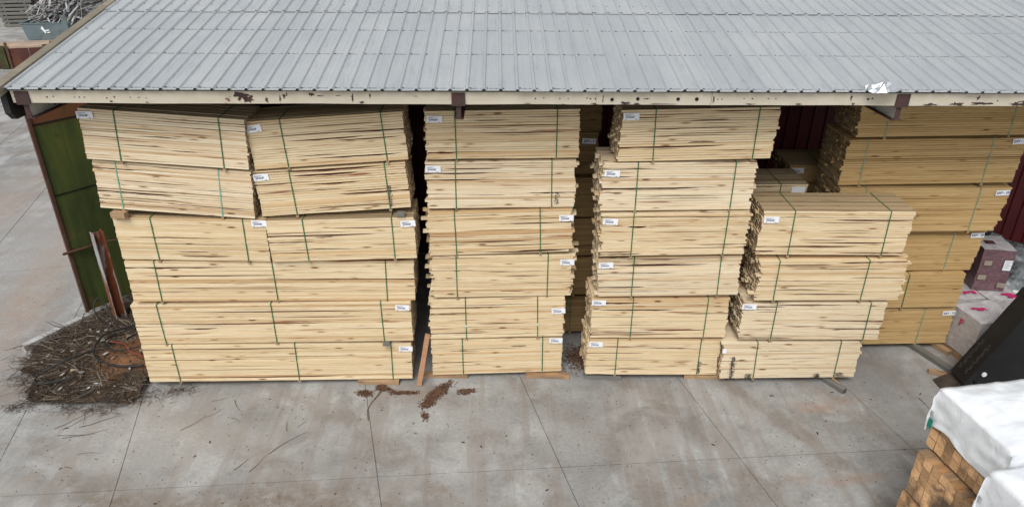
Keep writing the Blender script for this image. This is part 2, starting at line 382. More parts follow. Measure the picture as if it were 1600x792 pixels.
# screws along the purlin lines, one small head beside each rib
m = MB()
for s in (.075, 1.335, 2.38, 3.29, 3.63, 4.8, 6.0):
    x = XL
    while x < XL+nsh*SW-.3:
        for dx in (.074,):
            if rng.random() < .93:
                zz = .002 if s < 3.23 else .011
                c = (x+dx+rng.uniform(-.006,.006), s+rng.uniform(-.012,.012))
                rr = rng.uniform(.009,.013)
                m.prism([(c[0]+rr*math.cos(a), c[1]+rr*math.sin(a)) for a in [i*math.pi/3 for i in range(6)]], zz, zz+.009, 'z', t=(rng.random(),0,0,1))
        x += PITCHR
tag(m.build('screw', SCREW, roof), kind='stuff')
# slight ledge over every purlin: the sheet is pulled down, dirt gathers (thin sealant strips)
m = MB()
for s in (.075, 1.335, 2.38, 3.63):
    x = XL
    while x < XL+nsh*SW-.3:
        zz = .001 if s < 3.23 else .010
        if rng.random() < .85:
            for _k in range(11):
                a = rng.uniform(.05,.215); b = a+rng.uniform(.012,.045); w_ = rng.uniform(.003,.010)
                m.box((x+a, s-w_, zz), (x+b, s+w_*.7, zz+.0025), t=(rng.random(),0,0,1))
        x += PITCHR
tag(m.build('dirt_line', plain('roof_dirt', (.22,.225,.225), .9, 0, .4, 14), roof), kind='stuff')
# purlins and rafters below
m = MB()
for s in (1.335, 2.38, 3.63, 4.8, 6.0):
    m.box((XL+.1, s-.03, -.16), (XL+nsh*SW-.1, s+.03, -.006))
m.build('purlin', STEEL_DARK, roof)
# eave beam in three lengths, slightly uneven, channel section
joints = [XL+.02, .30+3.3, 2.05+3.3, 4.6+.0, XL+nsh*SW]
segs = [(XL+.03, 1.37, 0.0), (1.374, 3.03, .006), (3.034, 15.6, -.002)]
for x0, x1, dy in segs:
    m = MB(); n = max(2, int((x1-x0)/.35))
    prof = [(.075,-.035),(.085,-.215),(.20,-.225),(.20,-.215),(.095,-.205),(.085,-.045),(.20,-.045),(.20,-.035)]
    for i in range(n+1):
        x = x0+(x1-x0)*i/n; w = .006*math.sin(x*1.7)+.004*math.sin(x*4.1)
        m.v += [(x, y+dy, z + w*(.5 if z < -.1 else .2)) for y, z in prof]
    k = len(prof)
    for i in range(n):
        for j in range(k):
            q = (j+1) % k; m.face((i*k+j, i*k+q, (i+1)*k+q, (i+1)*k+j))
    m.face(tuple(range(k))); m.face(tuple(n*k+j for j in reversed(range(k))))
    m.build('eave_beam', CREAM, shed, loc=(0, 0, EZ))
# bolt holes and scabs of rust on the beam face: small proud flakes and plugs
m = MB()
def dot(x, z, r, n=7):
    m.prism([(x+r*math.cos(i*6.283/n), z+r*math.sin(i*6.283/n)) for i in range(n)], .0725+abs(z+.035)*.055, .09, 'y', t=(rng.random(),0,0,1))
for px, z, r in [(-6.83,-.125,.008),(-6.38,-.13,.012),(-6.29,-.12,.010),(-6.0,-.13,.009),(-5.93,-.13,.010),(-5.86,-.13,.010),(-5.55,-.14,.011),(-5.44,-.125,.012),(-5.22,-.13,.009),(-5.1,-.13,.01),(-5.0,-.14,.008),
                 (.5,-.13,.012),(.62,-.12,.010),(.85,-.13,.010),(.97,-.13,.009),(1.24,-.12,.010),(1.29,-.13,.011),(1.36,-.13,.011),(1.60,-.14,.026),(1.97,-.13,.026),(2.55,-.13,.026),(2.82,-.13,.028),(3.12,-.13,.010),(3.18,-.13,.010),(3.5,-.12,.01),(3.62,-.12,.012),(3.85,-.12,.011),(3.96,-.12,.011),
                 (5.3,-.12,.02),(5.36,-.11,.015),(6.9,-.12,.01),(7.2,-.14,.012)]:
    dot(px, z, r)
tag(m.build('bolt_hole', plain('hole_dark', (.02,.014,.012), .9, 0, .3, 9), shed, loc=(0, 0, EZ)), kind='stuff')
m = MB()
def flake(x, z, w, h, n=17):
    pts = []
    for i in range(n):
        a = i*6.283/n; q = rng.uniform(.25,1.15); pts.append((x+w*.5*q*math.cos(a), max(-.213, min(-.04, z+h*.5*q*math.sin(a)))))
    yy = .0715+abs(z+.035)*.055
    b = len(m.v); m.v += [(u, yy-.0015+abs(v-z)*0 + (.055*(abs(v+.035)-abs(z+.035))), v) for u, v in pts]
    m.face(tuple(b+i for i in range(n)), t=(rng.random(),0,0,1))
for px, z, w, h in [(-3.66,-.10,.26,.17),(-3.58,-.14,.18,.14),(-3.31,-.16,.05,.10),(-3.12,-.14,.04,.16),(-3.06,-.10,.05,.08),(-5.5,-.19,.05,.04),(-5.0,-.2,.04,.03),(-3.02,-.075,.03,.12),(-2.67,-.08,.10,.06),(-2.55,-.10,.14,.02),(-2.3,-.095,.10,.015),(-2.1,-.12,.03,.15),
                    (-1.98,-.19,.08,.04),(-1.85,-.09,.03,.10),(-1.2,-.1,.06,.012),(.4,-.20,.12,.015),(1.35,-.2,.10,.03),(1.47,-.12,.02,.16),(1.80,-.19,.16,.06),(1.95,-.20,.10,.04),(2.1,-.125,.14,.02),(2.3,-.20,.5,.014),(3.06,-.12,.03,.17),(5.05,-.10,.03,.10),
                    (5.1,-.19,.06,.04),(4.3,-.2,.12,.03),(6.2,-.2,.3,.05),(6.6,-.19,.25,.07),(7.0,-.18,.4,.06),(7.5,-.19,.3,.07),(6.9,-.1,.1,.08),(7.6,-.15,.2,.05),(3.6,-.2,.2,.02),(.9,-.21,.1,.012)]:
    flake(px, z, w, h)
tag(m.build('rust_scab', STEEL_DARK, shed, loc=(0, 0, EZ)), kind='stuff')
# cantilever rafters: web, flanges, end plate
for rx in (-6.72, -.60, 5.80, 12.1):
    ra = empty('rafter', (rx, 0, EZ), (0,0,0), shed)
    m = MB(); m.prism([(.11,-.046),(.11,-.43),(3.2,-.50),(6.9,.55),(6.9,.98)], -.008, .008, 'x'); m.build('web', WEBW, ra)
    m = MB(); m.prism([(.10,-.43),(3.2,-.50),(6.9,.55),(6.9,.535),(3.2,-.515),(.10,-.445)], -.07, .07, 'x'); m.build('flange', STEEL_DARK, ra)
    m = MB(); m.box((-.035,.10,-.43), (.035,.112,-.05)); m.build('end_stiffener', STEEL_DARK, ra)
    m = MB(); m.box((-.095,.058,-.235), (.10,.071,-.045))
    for a, b in ((-.07,-.07),(.075,-.07),(.075,-.16),(-.07,-.2)): m.box((a-.006,.052,b-.006),(a+.006,.0585,b+.006), m=1)
    m.build('end_plate', [STEEL_DARK, SCREW], ra)
    if rx > -6:
        m = MB(); m.box((rx-.09,5.7,0),(rx+.09,5.72,5.6)); m.box((rx-.09,5.9,0),(rx+.09,5.92,5.6)); m.box((rx-.006,5.72,0),(rx+.006,5.9,5.6)); m.build('column', STEEL_DARK, shed)
# end of the eave beam and outer rafter: dark steel boxed end
m = MB(); m.prism([(.06,-.03),(.06,-.36),(.16,-.47),(2.6,-.47),(2.6,.36)], -7.02, -6.93, 'x'); m.build('gable_beam', painted_rust('black_steel', (.022,.021,.021), (.05,.03,.025), (.02,.015,.013), .68, 4.0), shed, loc=(0, 0, EZ))
# rake trim boards up the left gable
y0 = -.10
for ln in (1.05, 2.5, 2.2, 1.45):
    m = MB(); m.box((-7.045, y0, -.07), (-6.905, y0+ln-.006, .052), t=(rng.random(),0,0,1), te=(rng.random(),0,0,1)); m.build('rake_board', TRIM, roof); y0 += ln
# red ribbed rear wall and side wall of the store room behind
def wall_panel_mesh(w, h):
    m = MB(); prof = []
    nn = 3
    for k in range(nn):
        o = k*w/nn; prof += [(o,0),(o+.02,-.028),(o+.05,-.028),(o+.07,0)]
    prof.append((w,0)); n = len(prof)
    for z in (0, h): m.v += [(x, y, z) for x, y in prof]
    for i in range(n-1): m.face((i, i+1, n+i+1, n+i))
    return m.mesh('wall_panel', REDWALL)
WPW = .90; WP = wall_panel_mesh(WPW, 6.5)
bw = empty('rear_wall', (0, 0, 0), (0,0,0), shed)
x = -5.9
while x < 15.0:
    link('wall_panel', WP, bw, (x, 6.15, .02)); x += WPW
sw = empty('side_wall', (0, 0, 0), (0,0,0), shed)
yy = 2.0
while yy < 13.0:
    o = link('wall_panel', WP, sw, (-6.1, yy+WPW, .02), (0, 0, -math.pi/2)); o.scale.z = (EZ-.10+math.tan(SL)*min(yy, 2*RIDGE*CS-yy-WPW))/6.5; yy += WPW
m = MB(); m.box((-5.93, 6.10, 0), (15.1, 6.145, .25)); m.build('sill_beam', STEEL_DARK, bw)

# crumpled strip of flashing torn up at the eave
m = MB(); nu, nv = 9, 5; r2 = random.Random(3)
for j in range(nv+1):
    for i in range(nu+1):
        u, v = i/nu, j/nv
        m.v.append((u*.46 + r2.uniform(-.012,.012), v*.17 - .10*math.sin(u*3.1)*(1-v) + r2.uniform(-.012,.012),
                    .03 + .09*math.sin(u*math.pi)*math.sin(v*2.4) + r2.uniform(-.028,.028)))
for j in range(nv):
    for i in range(nu): m.face((j*(nu+1)+i, j*(nu+1)+i+1, (j+1)*(nu+1)+i+1, (j+1)*(nu+1)+i))
fl = m.build('torn_flashing', plain('bright_flashing', (.52,.55,.58), .32, .6, .12, 6, .5), None, False, (5.24, 9.97, 5.61), (R(10),0,0))
tag(fl, 'crumpled shiny strip of torn flashing on the eave above the right bracket', 'flashing')

# ---------------------------------------------------------------- lumber bundles
# name: centre x, front y, base z, height, yaw, tilt, length, strap places (0..1), tag place (along, down)
BUNDLES = {
    'A1': (-5.130,10.661,4.339, 0.806, -0.0041,0.0768, 2.464, (0.21, 0.847), (0.04, 0.12)),
    'A2': (-5.179,10.726,3.486, 0.809, -0.0181,0.0790, 2.451, (0.145, 0.79), None),
    'A3': (-2.631,10.773,4.289, 0.776, 0.0107,-0.0618, 2.421, (0.22, 0.865), (0.05, 0.15)),
    'A4': (-2.644,10.800,3.458, 0.787, 0.0170,-0.0585, 2.424, (0.234, 0.862), (0.05, 0.13)),
    'A5': (-5.048,10.721,2.627, 0.766, -0.0052,0.0233, 2.448, (0.249, 0.852), (0.96, 0.08)),
    'A6': (-2.585,10.712,2.624, 0.747, 0.0126,-0.0149, 2.409, (0.253, 0.85), (0.96, 0.14)),
    'A7': (-3.873,10.772,1.806, 0.776, 0.0197,0.0149, 4.813, (0.1, 0.509, 0.9), None),
    'A8': (-3.954,10.746,0.958, 0.805, 0.0080,0.0002, 4.814, (0.094, 0.498, 0.894), (0.97, 0.13)),
    'A9': (-3.989,10.756,0.127, 0.788, 0.0203,0.0108, 4.764, (0.115, 0.565, 0.924), (0.98, 0.15)),
    'B1': (0.080,10.962,4.303, 0.796, 0.0200,-0.0056, 2.430, (0.192, 0.851), (0.06, 0.16)),
    'B2': (0.043,10.965,3.446, 0.812, 0.0015,-0.0060, 2.427, (0.193, 0.845), (0.05, 0.14)),
    'B3': (0.034,10.931,2.609, 0.793, 0.0107,-0.0228, 2.414, (0.188, 0.78), (0.96, 0.2)),
    'B4': (0.057,10.939,1.757, 0.809, 0.0261,0.0066, 2.432, (0.174, 0.824), (0.96, 0.17)),
    'B5': (-0.038,10.925,0.907, 0.806, 0.0083,-0.0123, 2.390, (0.265, 0.806), (0.96, 0.33)),
    'B6': (-0.044,10.930,0.111, 0.756, 0.0290,-0.0050, 2.393, (0.235, 0.85), (0.95, 0.08)),
    'C1': (3.118,10.700,4.362, 0.825, 0.0223,-0.0112, 2.437, (0.219, 0.87), (0.06, 0.12)),
    'C2': (2.892,10.712,3.501, 0.817, 0.0207,0.0032, 2.473, (0.229, 0.862), (0.06, 0.21)),
    'C3': (2.904,10.685,2.685, 0.771, 0.0086,-0.0053, 2.435, (0.216, 0.854), (0.06, 0.17)),
    'C4': (2.929,10.760,1.850, 0.767, -0.0079,-0.0101, 2.441, (0.242, 0.855), (0.05, 0.19)),
    'C5': (2.837,10.784,0.968, 0.813, -0.0010,0.0029, 2.428, (0.3, 0.844), (0.05, 0.09)),
    'C6': (2.809,10.811,0.132, 0.792, 0.0013,0.0153, 2.436, (0.223, 0.85), (0.06, 0.15)),
    'D1': (5.580,10.660,2.678, 0.804, -0.0266,-0.0009, 2.475, (0.213, 0.847), (0.06, 0.19)),
    'D2': (5.654,10.590,1.836, 0.768, -0.0281,-0.0103, 2.463, (0.13, 0.739), None),
    'D3': (5.512,10.625,1.001, 0.762, -0.0416,-0.0118, 2.468, (0.23, 0.892), (0.04, 0.1)),
    'D4': (5.285,10.654,0.143, 0.783, -0.0289,-0.0220, 2.461, (0.253, 0.85), (0.01, 0.21)),
    'E1': (7.620,11.660,4.430, 0.820, 0.0000,-0.0120, 3.050, (0.16, 0.86), None),
    'E2': (7.525,11.649,3.565, 0.824, -0.0070,-0.0143, 3.076, (0.113, 0.816), (0.96, 0.08)),
    'E3': (7.513,11.621,2.655, 0.838, 0.0076,0.0027, 3.059, (0.16, 0.83), (0.96, 0.11)),
    'E4': (7.426,11.774,1.771, 0.814, 0.0086,0.0063, 3.050, (0.2, 0.82), (0.96, 0.1)),
    'E5': (7.281,11.685,0.995, 0.728, -0.0022,-0.0090, 3.050, (0.16, 0.65), None),
    'E6': (7.333,11.722,0.137, 0.811, 0.0033,-0.0073, 3.050, (0.2, 0.8), (0.96, 0.13)),}
ORD = ['', 'top', 'second', 'third', 'fourth', 'fifth', 'lowest']
LABELS = {
 'A1': 'pale pine bundle tipped down to the right, topmost at the far left', 'A2': 'pale pine bundle with mint straps and no tag, tipped right, far left',
 'A3': 'pale pine bundle tipped up to the right, topmost of the leftmost stack\'s right half', 'A4': 'tipped pale pine bundle with dark smudge near its lower right corner',
 'A5': 'short pale pine bundle under the mint-strapped one in the leftmost stack', 'A6': 'short pale pine bundle with tag at its right end, leftmost stack, third row',
 'A7': 'long untagged pale pine bundle, uppermost of the three long ones', 'A8': 'long pale pine bundle in the middle of the three long ones', 'A9': 'long pale pine bundle lowest in the leftmost stack beside the brush',
}
for st, nm in (('B', 'second stack from the left'), ('C', 'third stack from the left')):
    for i in range(1, 7): LABELS[f'{st}{i}'] = f'pale pine bundle, {ORD[i]} of six in the {nm}'
for i, w in enumerate(('topmost with weathered boards on top', 'second from top with no tag', 'third from top with tag at left', 'lowest with black smudges at its ends')):
    LABELS[f'D{i+1}'] = f'pale pine bundle in the stack of four, {w}'
for i in range(1, 7): LABELS[f'E{i}'] = f'golden lumber bundle, {ORD[i]} of six in the rightmost stack'

DARKGOLD = wood('shaded_golden_boards', (.33,.225,.105), (.28,.185,.085), (.19,.115,.05), knot=(.07,.04,.02), endc=(.13,.095,.06), streak=.4)  # golden boards darkened: the shade of the gap is put into the colour
_txt = {}
PINES = (PINE, PINE_PALE, PINE_WARM)
PALE_KEYS = ('A2','A1','C2','C4','D3','D4','B2'); WARM_KEYS = ('B6','A5','A6','A9','B4','C1')
def text_mesh(s, size, mat, bold=0.0):
    k = (s, size, mat.name)
    if k in _txt: return _txt[k]
    cu = bpy.data.curves.new('txt', 'FONT'); cu.body = s; cu.size = size; cu.align_x = 'CENTER'; cu.align_y = 'CENTER'; cu.offset = bold
    o = bpy.data.objects.new('txt', cu); COL.objects.link(o)
    dg = bpy.context.evaluated_depsgraph_get(); me = bpy.data.meshes.new_from_object(o.evaluated_get(dg)); me.name = 'lettering'
    me.materials.clear(); me.materials.append(mat)
    bpy.data.objects.remove(o); bpy.data.curves.remove(cu); _txt[k] = me
    return me

def board(mb, x0, x1, y0, w, z0, t, r, wane=None):
    """one board; wane = (edge 'T'/'B', start, end, depth) leaves a tapering bark edge"""
    tn = (r, 0, 0, 1); te = (r, 1, 0, 1); tb = (r, 0, 1, 1)
    if not wane:
        mb.box((x0,y0,z0), (x1,y0+w,z0+t), tn, 0, te); return
    edge, a, b, d = wane; n = 9; k = len(mb.v); fl = edge == 'B'
    xs = [x0] + [x0+(x1-x0)*(a+(b-a)*i/(n-2)) for i in range(n-1)] + [x1]
    for i, x in enumerate(xs):
        q = 0 if i in (0, n) else (i-1)/(n-2); c = 0.0 if i in (0, n) else d*math.sin(math.pi*min(1, max(0, q)))**.6*rng.uniform(.55, 1.0)
        if a <= .001 and i <= 1: c = d*.8
        if b >= .999 and i >= n-1: c = d*.8
        c = max(c, .0002)
        ring = [(y0, 0), (y0, t-c), (y0+c*1.5, t), (y0+w, t), (y0+w, 0)]
        mb.v += [(x, yy, z0 + (t-zz if fl else zz)) for yy, zz in ring]
    for i in range(n):
        for j in range(5):
            q = (j+1) % 5; f = (k+i*5+j, k+(i+1)*5+j, k+(i+1)*5+q, k+i*5+q)
            if fl: f = f[::-1]
            mb.face(f, tb if j == 1 else tn)
    f0 = tuple(k+j for j in range(5)); f1 = tuple(k+n*5+j for j in reversed(range(5)))
    mb.face(f0[::-1] if fl else f0, te); mb.face(f1[::-1] if fl else f1, te)

TIDY = {'A1': .5, 'A2': .5, 'A3': .5, 'A4': .5, 'A7': .3, 'A8': .3, 'A9': .25, 'A6': .4, 'A5': .4, 'B6': .6, 'B3': 2.2, 'B4': 2.4, 'B5': 1.2, 'C2': 1.5, 'C3': 1.5, 'C4': 1.2, 'D2': 2.0, 'D3': 1.2, 'E3': 1.5, 'E2': 1.2}
def make_bundle(key, spec, label, mat, nwide, bw, strapmat, tagtext, topboards=False, group=None, gap=.04, simple=False, shear=0.0, seals=False, tagsize=(.245,.112), faint=False):
    cx, cy, zb, H, yaw, tilt, L, straps, tg = spec
    r = random.Random(sum(ord(c)*31**i for i, c in enumerate(key)) % 99991)
    root = tag(empty('lumber_bundle', (cx, cy, zb), (0, tilt, yaw)), label, 'lumber', group)
    n = max(8, round(H/.0393)); t = H/n; W = nwide*bw; tidy = TIDY.get(key, 1.0)
    inner = MB(); rowshift = 0.0
    for i in range(n):
        z0 = i*t
        rowshift = rowshift*.75 + r.gauss(0, .006)*tidy
        sh = shear*(i/n-.5); wide = r.uniform(.007,.012) if r.random() < (.20 if mat in PINES else .15) else 0
        for j in range(nwide):
            gp = r.choice((.0008,.0012,.002,.003,.0045,.0065,.009)) if r.random() < .75 else .0008
            if j == 0 and wide: gp = wide
            e0 = r.gauss(0, .007)*tidy + (r.uniform(-.05,.02)*tidy if r.random() < .10*min(2, tidy) else 0)
            e1 = r.gauss(0, .007)*tidy + (r.uniform(-.02,.05)*tidy if r.random() < .10*min(2, tidy) else 0)
            x0, x1 = -L/2+rowshift+e0+sh, L/2+rowshift+e1+sh
            y0 = j*bw + (max(-.004, min(.012, r.gauss(0.002, .003))) if j == 0 else .0006)
            w = bw-.002 if j else bw-y0-.001
            rv = r.random()
            if (j == 0 or (topboards and i == n-1)) and not simple:
                m = MB(); wn = None
                if r.random() < (.62 if key[0] in 'ABCD' and key not in ('A7','A8','A9','A5','A6','B6') else .36) and j == 0 and mat in PINES and not (topboards and i == n-1):
                    a = r.choice((0, r.uniform(.03,.7), r.uniform(.03,.6))); ln = r.uniform(.12,.75); b_ = min(1.0, a+ln)
                    wn = (r.choice('TB'), a, b_, r.choice((r.uniform(.006,.012), r.uniform(.012,.020), r.uniform(.018,.030))))
                elif r.random() < .14 and j == 0:
                    a = r.uniform(0,.7); wn = (r.choice('TB'), a, min(1, a+r.uniform(.1,.4)), r.uniform(.005,.012))
                board(m, x0, x1, y0, w, z0+gp*.5, t-gp, rv, wn)
                if topboards and i == n-1 and not wn: m.t[1] = (rv, .88, 0, 1)  # weathered brown top face; its dark tone also paints in shade under the roof
                m.build('board', mat, root)
            else: board(inner, x0, x1, y0, w, z0+gp*.5, t-gp, rv)
    tag(inner.build('inner_boards', mat, root), kind='stuff')
    for s in straps:
        x = (s-.5)*L; k = r.uniform(-.012,.012); hw = .0085; th = .0022
        m = MB()
        for (p, q) in ((((x+k,-.007,H+.003)),(x,-.007,-.004)), ((x,-.007,-.004),(x,W+.006,-.004)), ((x,W+.006,-.004),(x+k,W+.006,H+.003)), ((x+k,W+.006,H+.003),(x+k,-.007,H+.003))):
            p, q = Vector(p), Vector(q); d = (q-p).normalized(); nn = Vector((1,0,0)).cross(d)*th
            s0, s1 = Vector((hw,0,0)), Vector((-hw,0,0))
            m.hexa([p+s1-nn, q+s1-nn, q+s0-nn, p+s0-nn, p+s1+nn, q+s1+nn, q+s0+nn, p+s0+nn])
        so = m.build('strap', strapmat, root)
        if seals:
            m = MB(); m.box((x+k*.4-.014,-.013,H*.30), (x+k*.4+.014,-.0095,H*.36)); m.build('strap_seal', CLIP, so)
        m = MB(); m.box((x-.022,-.012,-gap), (x+.022,W-.01,-.0065), t=(r.random(),0,0,1), te=(r.random(),.5,0,1)); m.build('runner', BLOCK, root)
    if tg:
        tw, th = tagsize
        tx = (tg[0]-.5)*L; tz = H*(1-tg[1])
        m = MB(); nx = 6; bend = r.uniform(-.006,.010)
        for i in range(nx+1):
            u = i/nx-.5
            yy = -.0135-bend*(u*2)**2*.5 - .004
            m.v += [(u*tw, yy, -th/2), (u*tw, yy, th/2), (u*tw, yy+.0012, -th/2), (u*tw, yy+.0012, th/2)]
        for i in range(nx):
            a = i*4; m.face((a, a+4, a+5, a+1)); m.face((a+2, a+3, a+7, a+6)); m.face((a+1, a+5, a+7, a+3)); m.face((a, a+2, a+6, a+4))
        m.face((0,1,3,2)); a = nx*4; m.face((a, a+2, a+3, a+1))
        to = m.build('paper_tag', PAPER, root, loc=(tx, 0, tz), rot=(0, r.uniform(-.06,.06) if key != 'A8' else .05, 0))
        if tagtext:
            big = tagtext.startswith('2X8')
            lt = link('lettering', text_mesh(tagtext, .062 if big else .045, INK, .0015 if big else .0008), to, (0 if big else -.02, -.0245, .0 if big else -.008), (math.pi/2, 0, 0))
            if not big:
                m = MB()
                for (a, b_, c, h) in ((-.10,.02,.034,.006), (-.10,-.02,.022,.005), (-.10,-.075,-.042,.007), (.055,.085,-.042,.008)): m.box((a,-.0245,c-h/2),(b_,-.0238,c+h/2))
                tag(m.build('small_print', INK_GREY, to), kind='stuff')
    return root

for key in sorted(BUNDLES):
    spec = BUNDLES[key]; c = key[0]; gold = c == 'E'
    lower = None
    make_bundle(key, spec, LABELS[key], GOLD if gold else (PINE_PALE if key in PALE_KEYS else PINE_WARM if key in WARM_KEYS else PINE), 5 if gold else 9, .186 if gold else .089,
                STRAP_MINT if key == 'A2' else (STRAP_PALE if gold and key not in ('E5',) else STRAP),
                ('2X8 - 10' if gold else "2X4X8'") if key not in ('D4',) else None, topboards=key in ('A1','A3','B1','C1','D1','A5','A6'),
                group={'A': 'bundles of the leftmost stack', 'B': 'bundles of the second stack', 'C': 'bundles of the third stack', 'D': 'bundles of the stack of four', 'E': 'golden bundles of the rightmost stack'}[c],
                gap=.043 if key not in ('A9','B6','C6','D4','E6') else .04, shear={'E3': .10, 'E2': .05, 'E4': .09, 'C1': .03, 'D1': .05}.get(key, 0), seals=key == 'B5',
                tagsize=(.25,.10) if gold else ((.07,.10) if key == 'D4' else (.245,.112)))
# the second row inside the shed, seen through the gaps
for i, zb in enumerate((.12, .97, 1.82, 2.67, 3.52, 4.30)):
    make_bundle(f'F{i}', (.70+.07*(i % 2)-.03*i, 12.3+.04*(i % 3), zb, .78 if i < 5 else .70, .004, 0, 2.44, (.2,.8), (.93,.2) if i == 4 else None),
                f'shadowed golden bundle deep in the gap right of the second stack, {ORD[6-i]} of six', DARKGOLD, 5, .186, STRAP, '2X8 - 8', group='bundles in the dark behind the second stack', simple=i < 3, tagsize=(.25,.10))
for i, zb in enumerate((.12, .97, 1.82, 2.66)):
    make_bundle(f'H{i}', (4.36, 11.98, zb, .78, 0, 0, 2.46, (.2,.8), (.93,.14) if i == 3 else None),
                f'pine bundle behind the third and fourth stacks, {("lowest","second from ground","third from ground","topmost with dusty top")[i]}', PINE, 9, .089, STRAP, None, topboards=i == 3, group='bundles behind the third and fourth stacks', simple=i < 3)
for i, zb in enumerate((.12, .97, 1.80, 2.62)):
    make_bundle(f'I{i}', (7.20, 13.05, zb, .78, -.02, 0, 3.05, (.2,.8), (.05,.14) if i == 3 else None),
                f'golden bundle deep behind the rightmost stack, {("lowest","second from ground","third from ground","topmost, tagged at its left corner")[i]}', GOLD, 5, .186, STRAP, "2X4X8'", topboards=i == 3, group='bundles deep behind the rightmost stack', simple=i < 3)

# smudges of black mould / paint on some bundles: thin specks on the front faces
def smudge(bundle, x, z, w, h, n, seed):
    r = random.Random(seed); m = MB()
    for _ in range(n):
        a, b = x+r.gauss(0, w*.4), z+r.uniform(-.5,.5)*h; s = r.uniform(.003,.009)
        m.poly([(a-s,-.0062,b-s*.6),(a+s*r.uniform(.5,1),-.0062,b-s*.5),(a+s*.8,-.0062,b+s*r.uniform(.4,.9)),(a-s*.7,-.0062,b+s*.6)], t=(r.random(),0,0,1))
    tag(m.build('dirt_specks', plain('black_dirt', (.06,.055,.05), .9, 0, .3, 9), bundle), kind='stuff')
_b = {o['label']: o for o in bpy.data.objects if o.get('category') == 'lumber'}
smudge(_b[LABELS['A4']], .90, .22, .05, .36, 150, 1)
smudge(_b[LABELS['B2']], .92, .16, .06, .22, 90, 2)
smudge(_b[LABELS['C6']], .88, .16, .04, .26, 140, 4)
smudge(_b[LABELS['D4']], -1.02, .24, .06, .48, 420, 5)
smudge(_b[LABELS['D4']], -.70, .05, .10, .10, 160, 6)
smudge(_b[LABELS['D4']], .55, .05, .07, .08, 160, 7)
smudge(_b[LABELS['D4']], .95, .06, .09, .09, 140, 8)

# ---------------------------------------------------------------- dunnage
def timber(name, a, b, w, h, mat, label, cat='timber', z0=0.0, group=None, tiltz=0.0):
    """a squared timber from plan point a to b lying at height z0"""
    a, b = Vector((*a, 0)), Vector((*b, 0)); L = (b-a).length; ang = math.atan2(b.y-a.y, b.x-a.x)
    m = MB(); e = min(w, h)*.06
    for sgn in (0,):
        prof = [(-w/2+e,0),(w/2-e,0),(w/2,e),(w/2,h-e),(w/2-e,h),(-w/2+e,h),(-w/2,h-e),(-w/2,e)]
        m.prism(prof, -L/2, L/2, 'x', t=(rng.random(),0,0,1)); m.t[0] = (rng.random(),1,0,1); m.t[1] = (rng.random(),1,0,1)
    c = (a+b)/2
    return tag(m.build(name, mat, None, False, (c.x, c.y, z0), (0, tiltz, ang)), label, cat, group)
G = 'bearers under the stacks'
timber('bearer_timber', (-2.62,10.84), (-1.86,10.80), .14, .085, BLOCK, 'stubby brown bearer poking out under the right end of the long bundle', 'bearer', group=G)
timber('bearer_timber', (-5.6,10.95), (-5.55,11.6), .09, .085, BLOCK, 'bearer under the left end of the lowest long bundle', 'bearer', group=G)
timber('bearer_timber', (-3.6,10.95), (-3.6,11.6), .09, .085, BLOCK, 'bearer under the middle of the lowest long bundle', 'bearer', group=G)
timber('bearer_timber', (-1.42,11.02), (-.60,10.98), .13, .07, BLOCK, 'pale bearer under the left end of the second stack', 'bearer', group=G)
timber('bearer_timber', (.50,10.98), (1.30,10.93), .14, .07, POST, 'orange bearer poking out under the right end of the second stack', 'bearer', group=G)
timber('bearer_timber', (1.58,10.93), (2.26,10.87), .13, .085, GREY, 'grey weathered bearer under the left end of the third stack', 'bearer', group=G)
timber('bearer_timber', (3.45,10.90), (4.20,10.86), .12, .085, BLOCK, 'brown bearer between the third stack and the stack of four', 'bearer', group=G)
timber('bearer_timber', (4.45,10.80), (4.50,11.4), .10, .10, BLOCK, 'bearer under the left end of the stack of four', 'bearer', group=G)
timber('bearer_timber', (5.72,11.35), (6.27,10.36), .10, .10, GREY, 'grey timber sticking out slantwise under the stack of four', 'bearer', group=G)
timber('bearer_timber', (6.05,11.3), (6.20,10.52), .09, .098, POST, 'short orange block beside the slanting grey timber', 'bearer', group=G)
timber('bearer_timber', (8.10,12.30), (8.66,10.72), .14, .095, GREY, 'long grey timber running out from under the rightmost stack', 'bearer', group=G)
timber('bearer_timber', (8.15,10.98), (8.55,10.74), .11, .07, BLOCK, 'short tan offcut lying across the long grey timber\'s foot', 'bearer', group=G)
timber('bearer_timber', (8.55,12.4), (8.86,11.52), .13, .095, BLOCK, 'brown bearer between the rightmost stack and the wrapped pallet', 'bearer', group=G)
timber('bearer_timber', (6.7,11.8), (6.7,12.5), .12, .095, BLOCK, 'bearer under the left end of the rightmost stack', 'bearer', group=G)
timber('wedge_block', (-6.22,10.70), (-5.98,10.66), .11, .10, BLOCK, 'brown wooden block propping the mint-strapped tipped bundle', 'block', z0=3.44)
timber('wedge_block', (-1.66,10.76), (-1.53,10.76), .12, .065, GREY, 'small grey block under the right end of the smudged tipped bundle', 'block', z0=3.40)
timber('wedge_block', (-2.08,10.73), (-1.96,10.73), .10, .045, GREY, 'dark block in the joint above the lowest long bundle', 'block', z0=.905)
# board leaning in the gap between the first two stacks
m = MB(); m.box((-.045,-.02,0), (.045,.02,1.02), t=(.3,0,0,1)); m.t[0] = m.t[1] = (.5,.6,0,1)
tag(m.build('leaning_board', REDWOOD, None, False, (-1.49,10.70,.012), (R(-14), R(11), 0)), 'reddish board leaning in the gap between the first and second stacks', 'board')

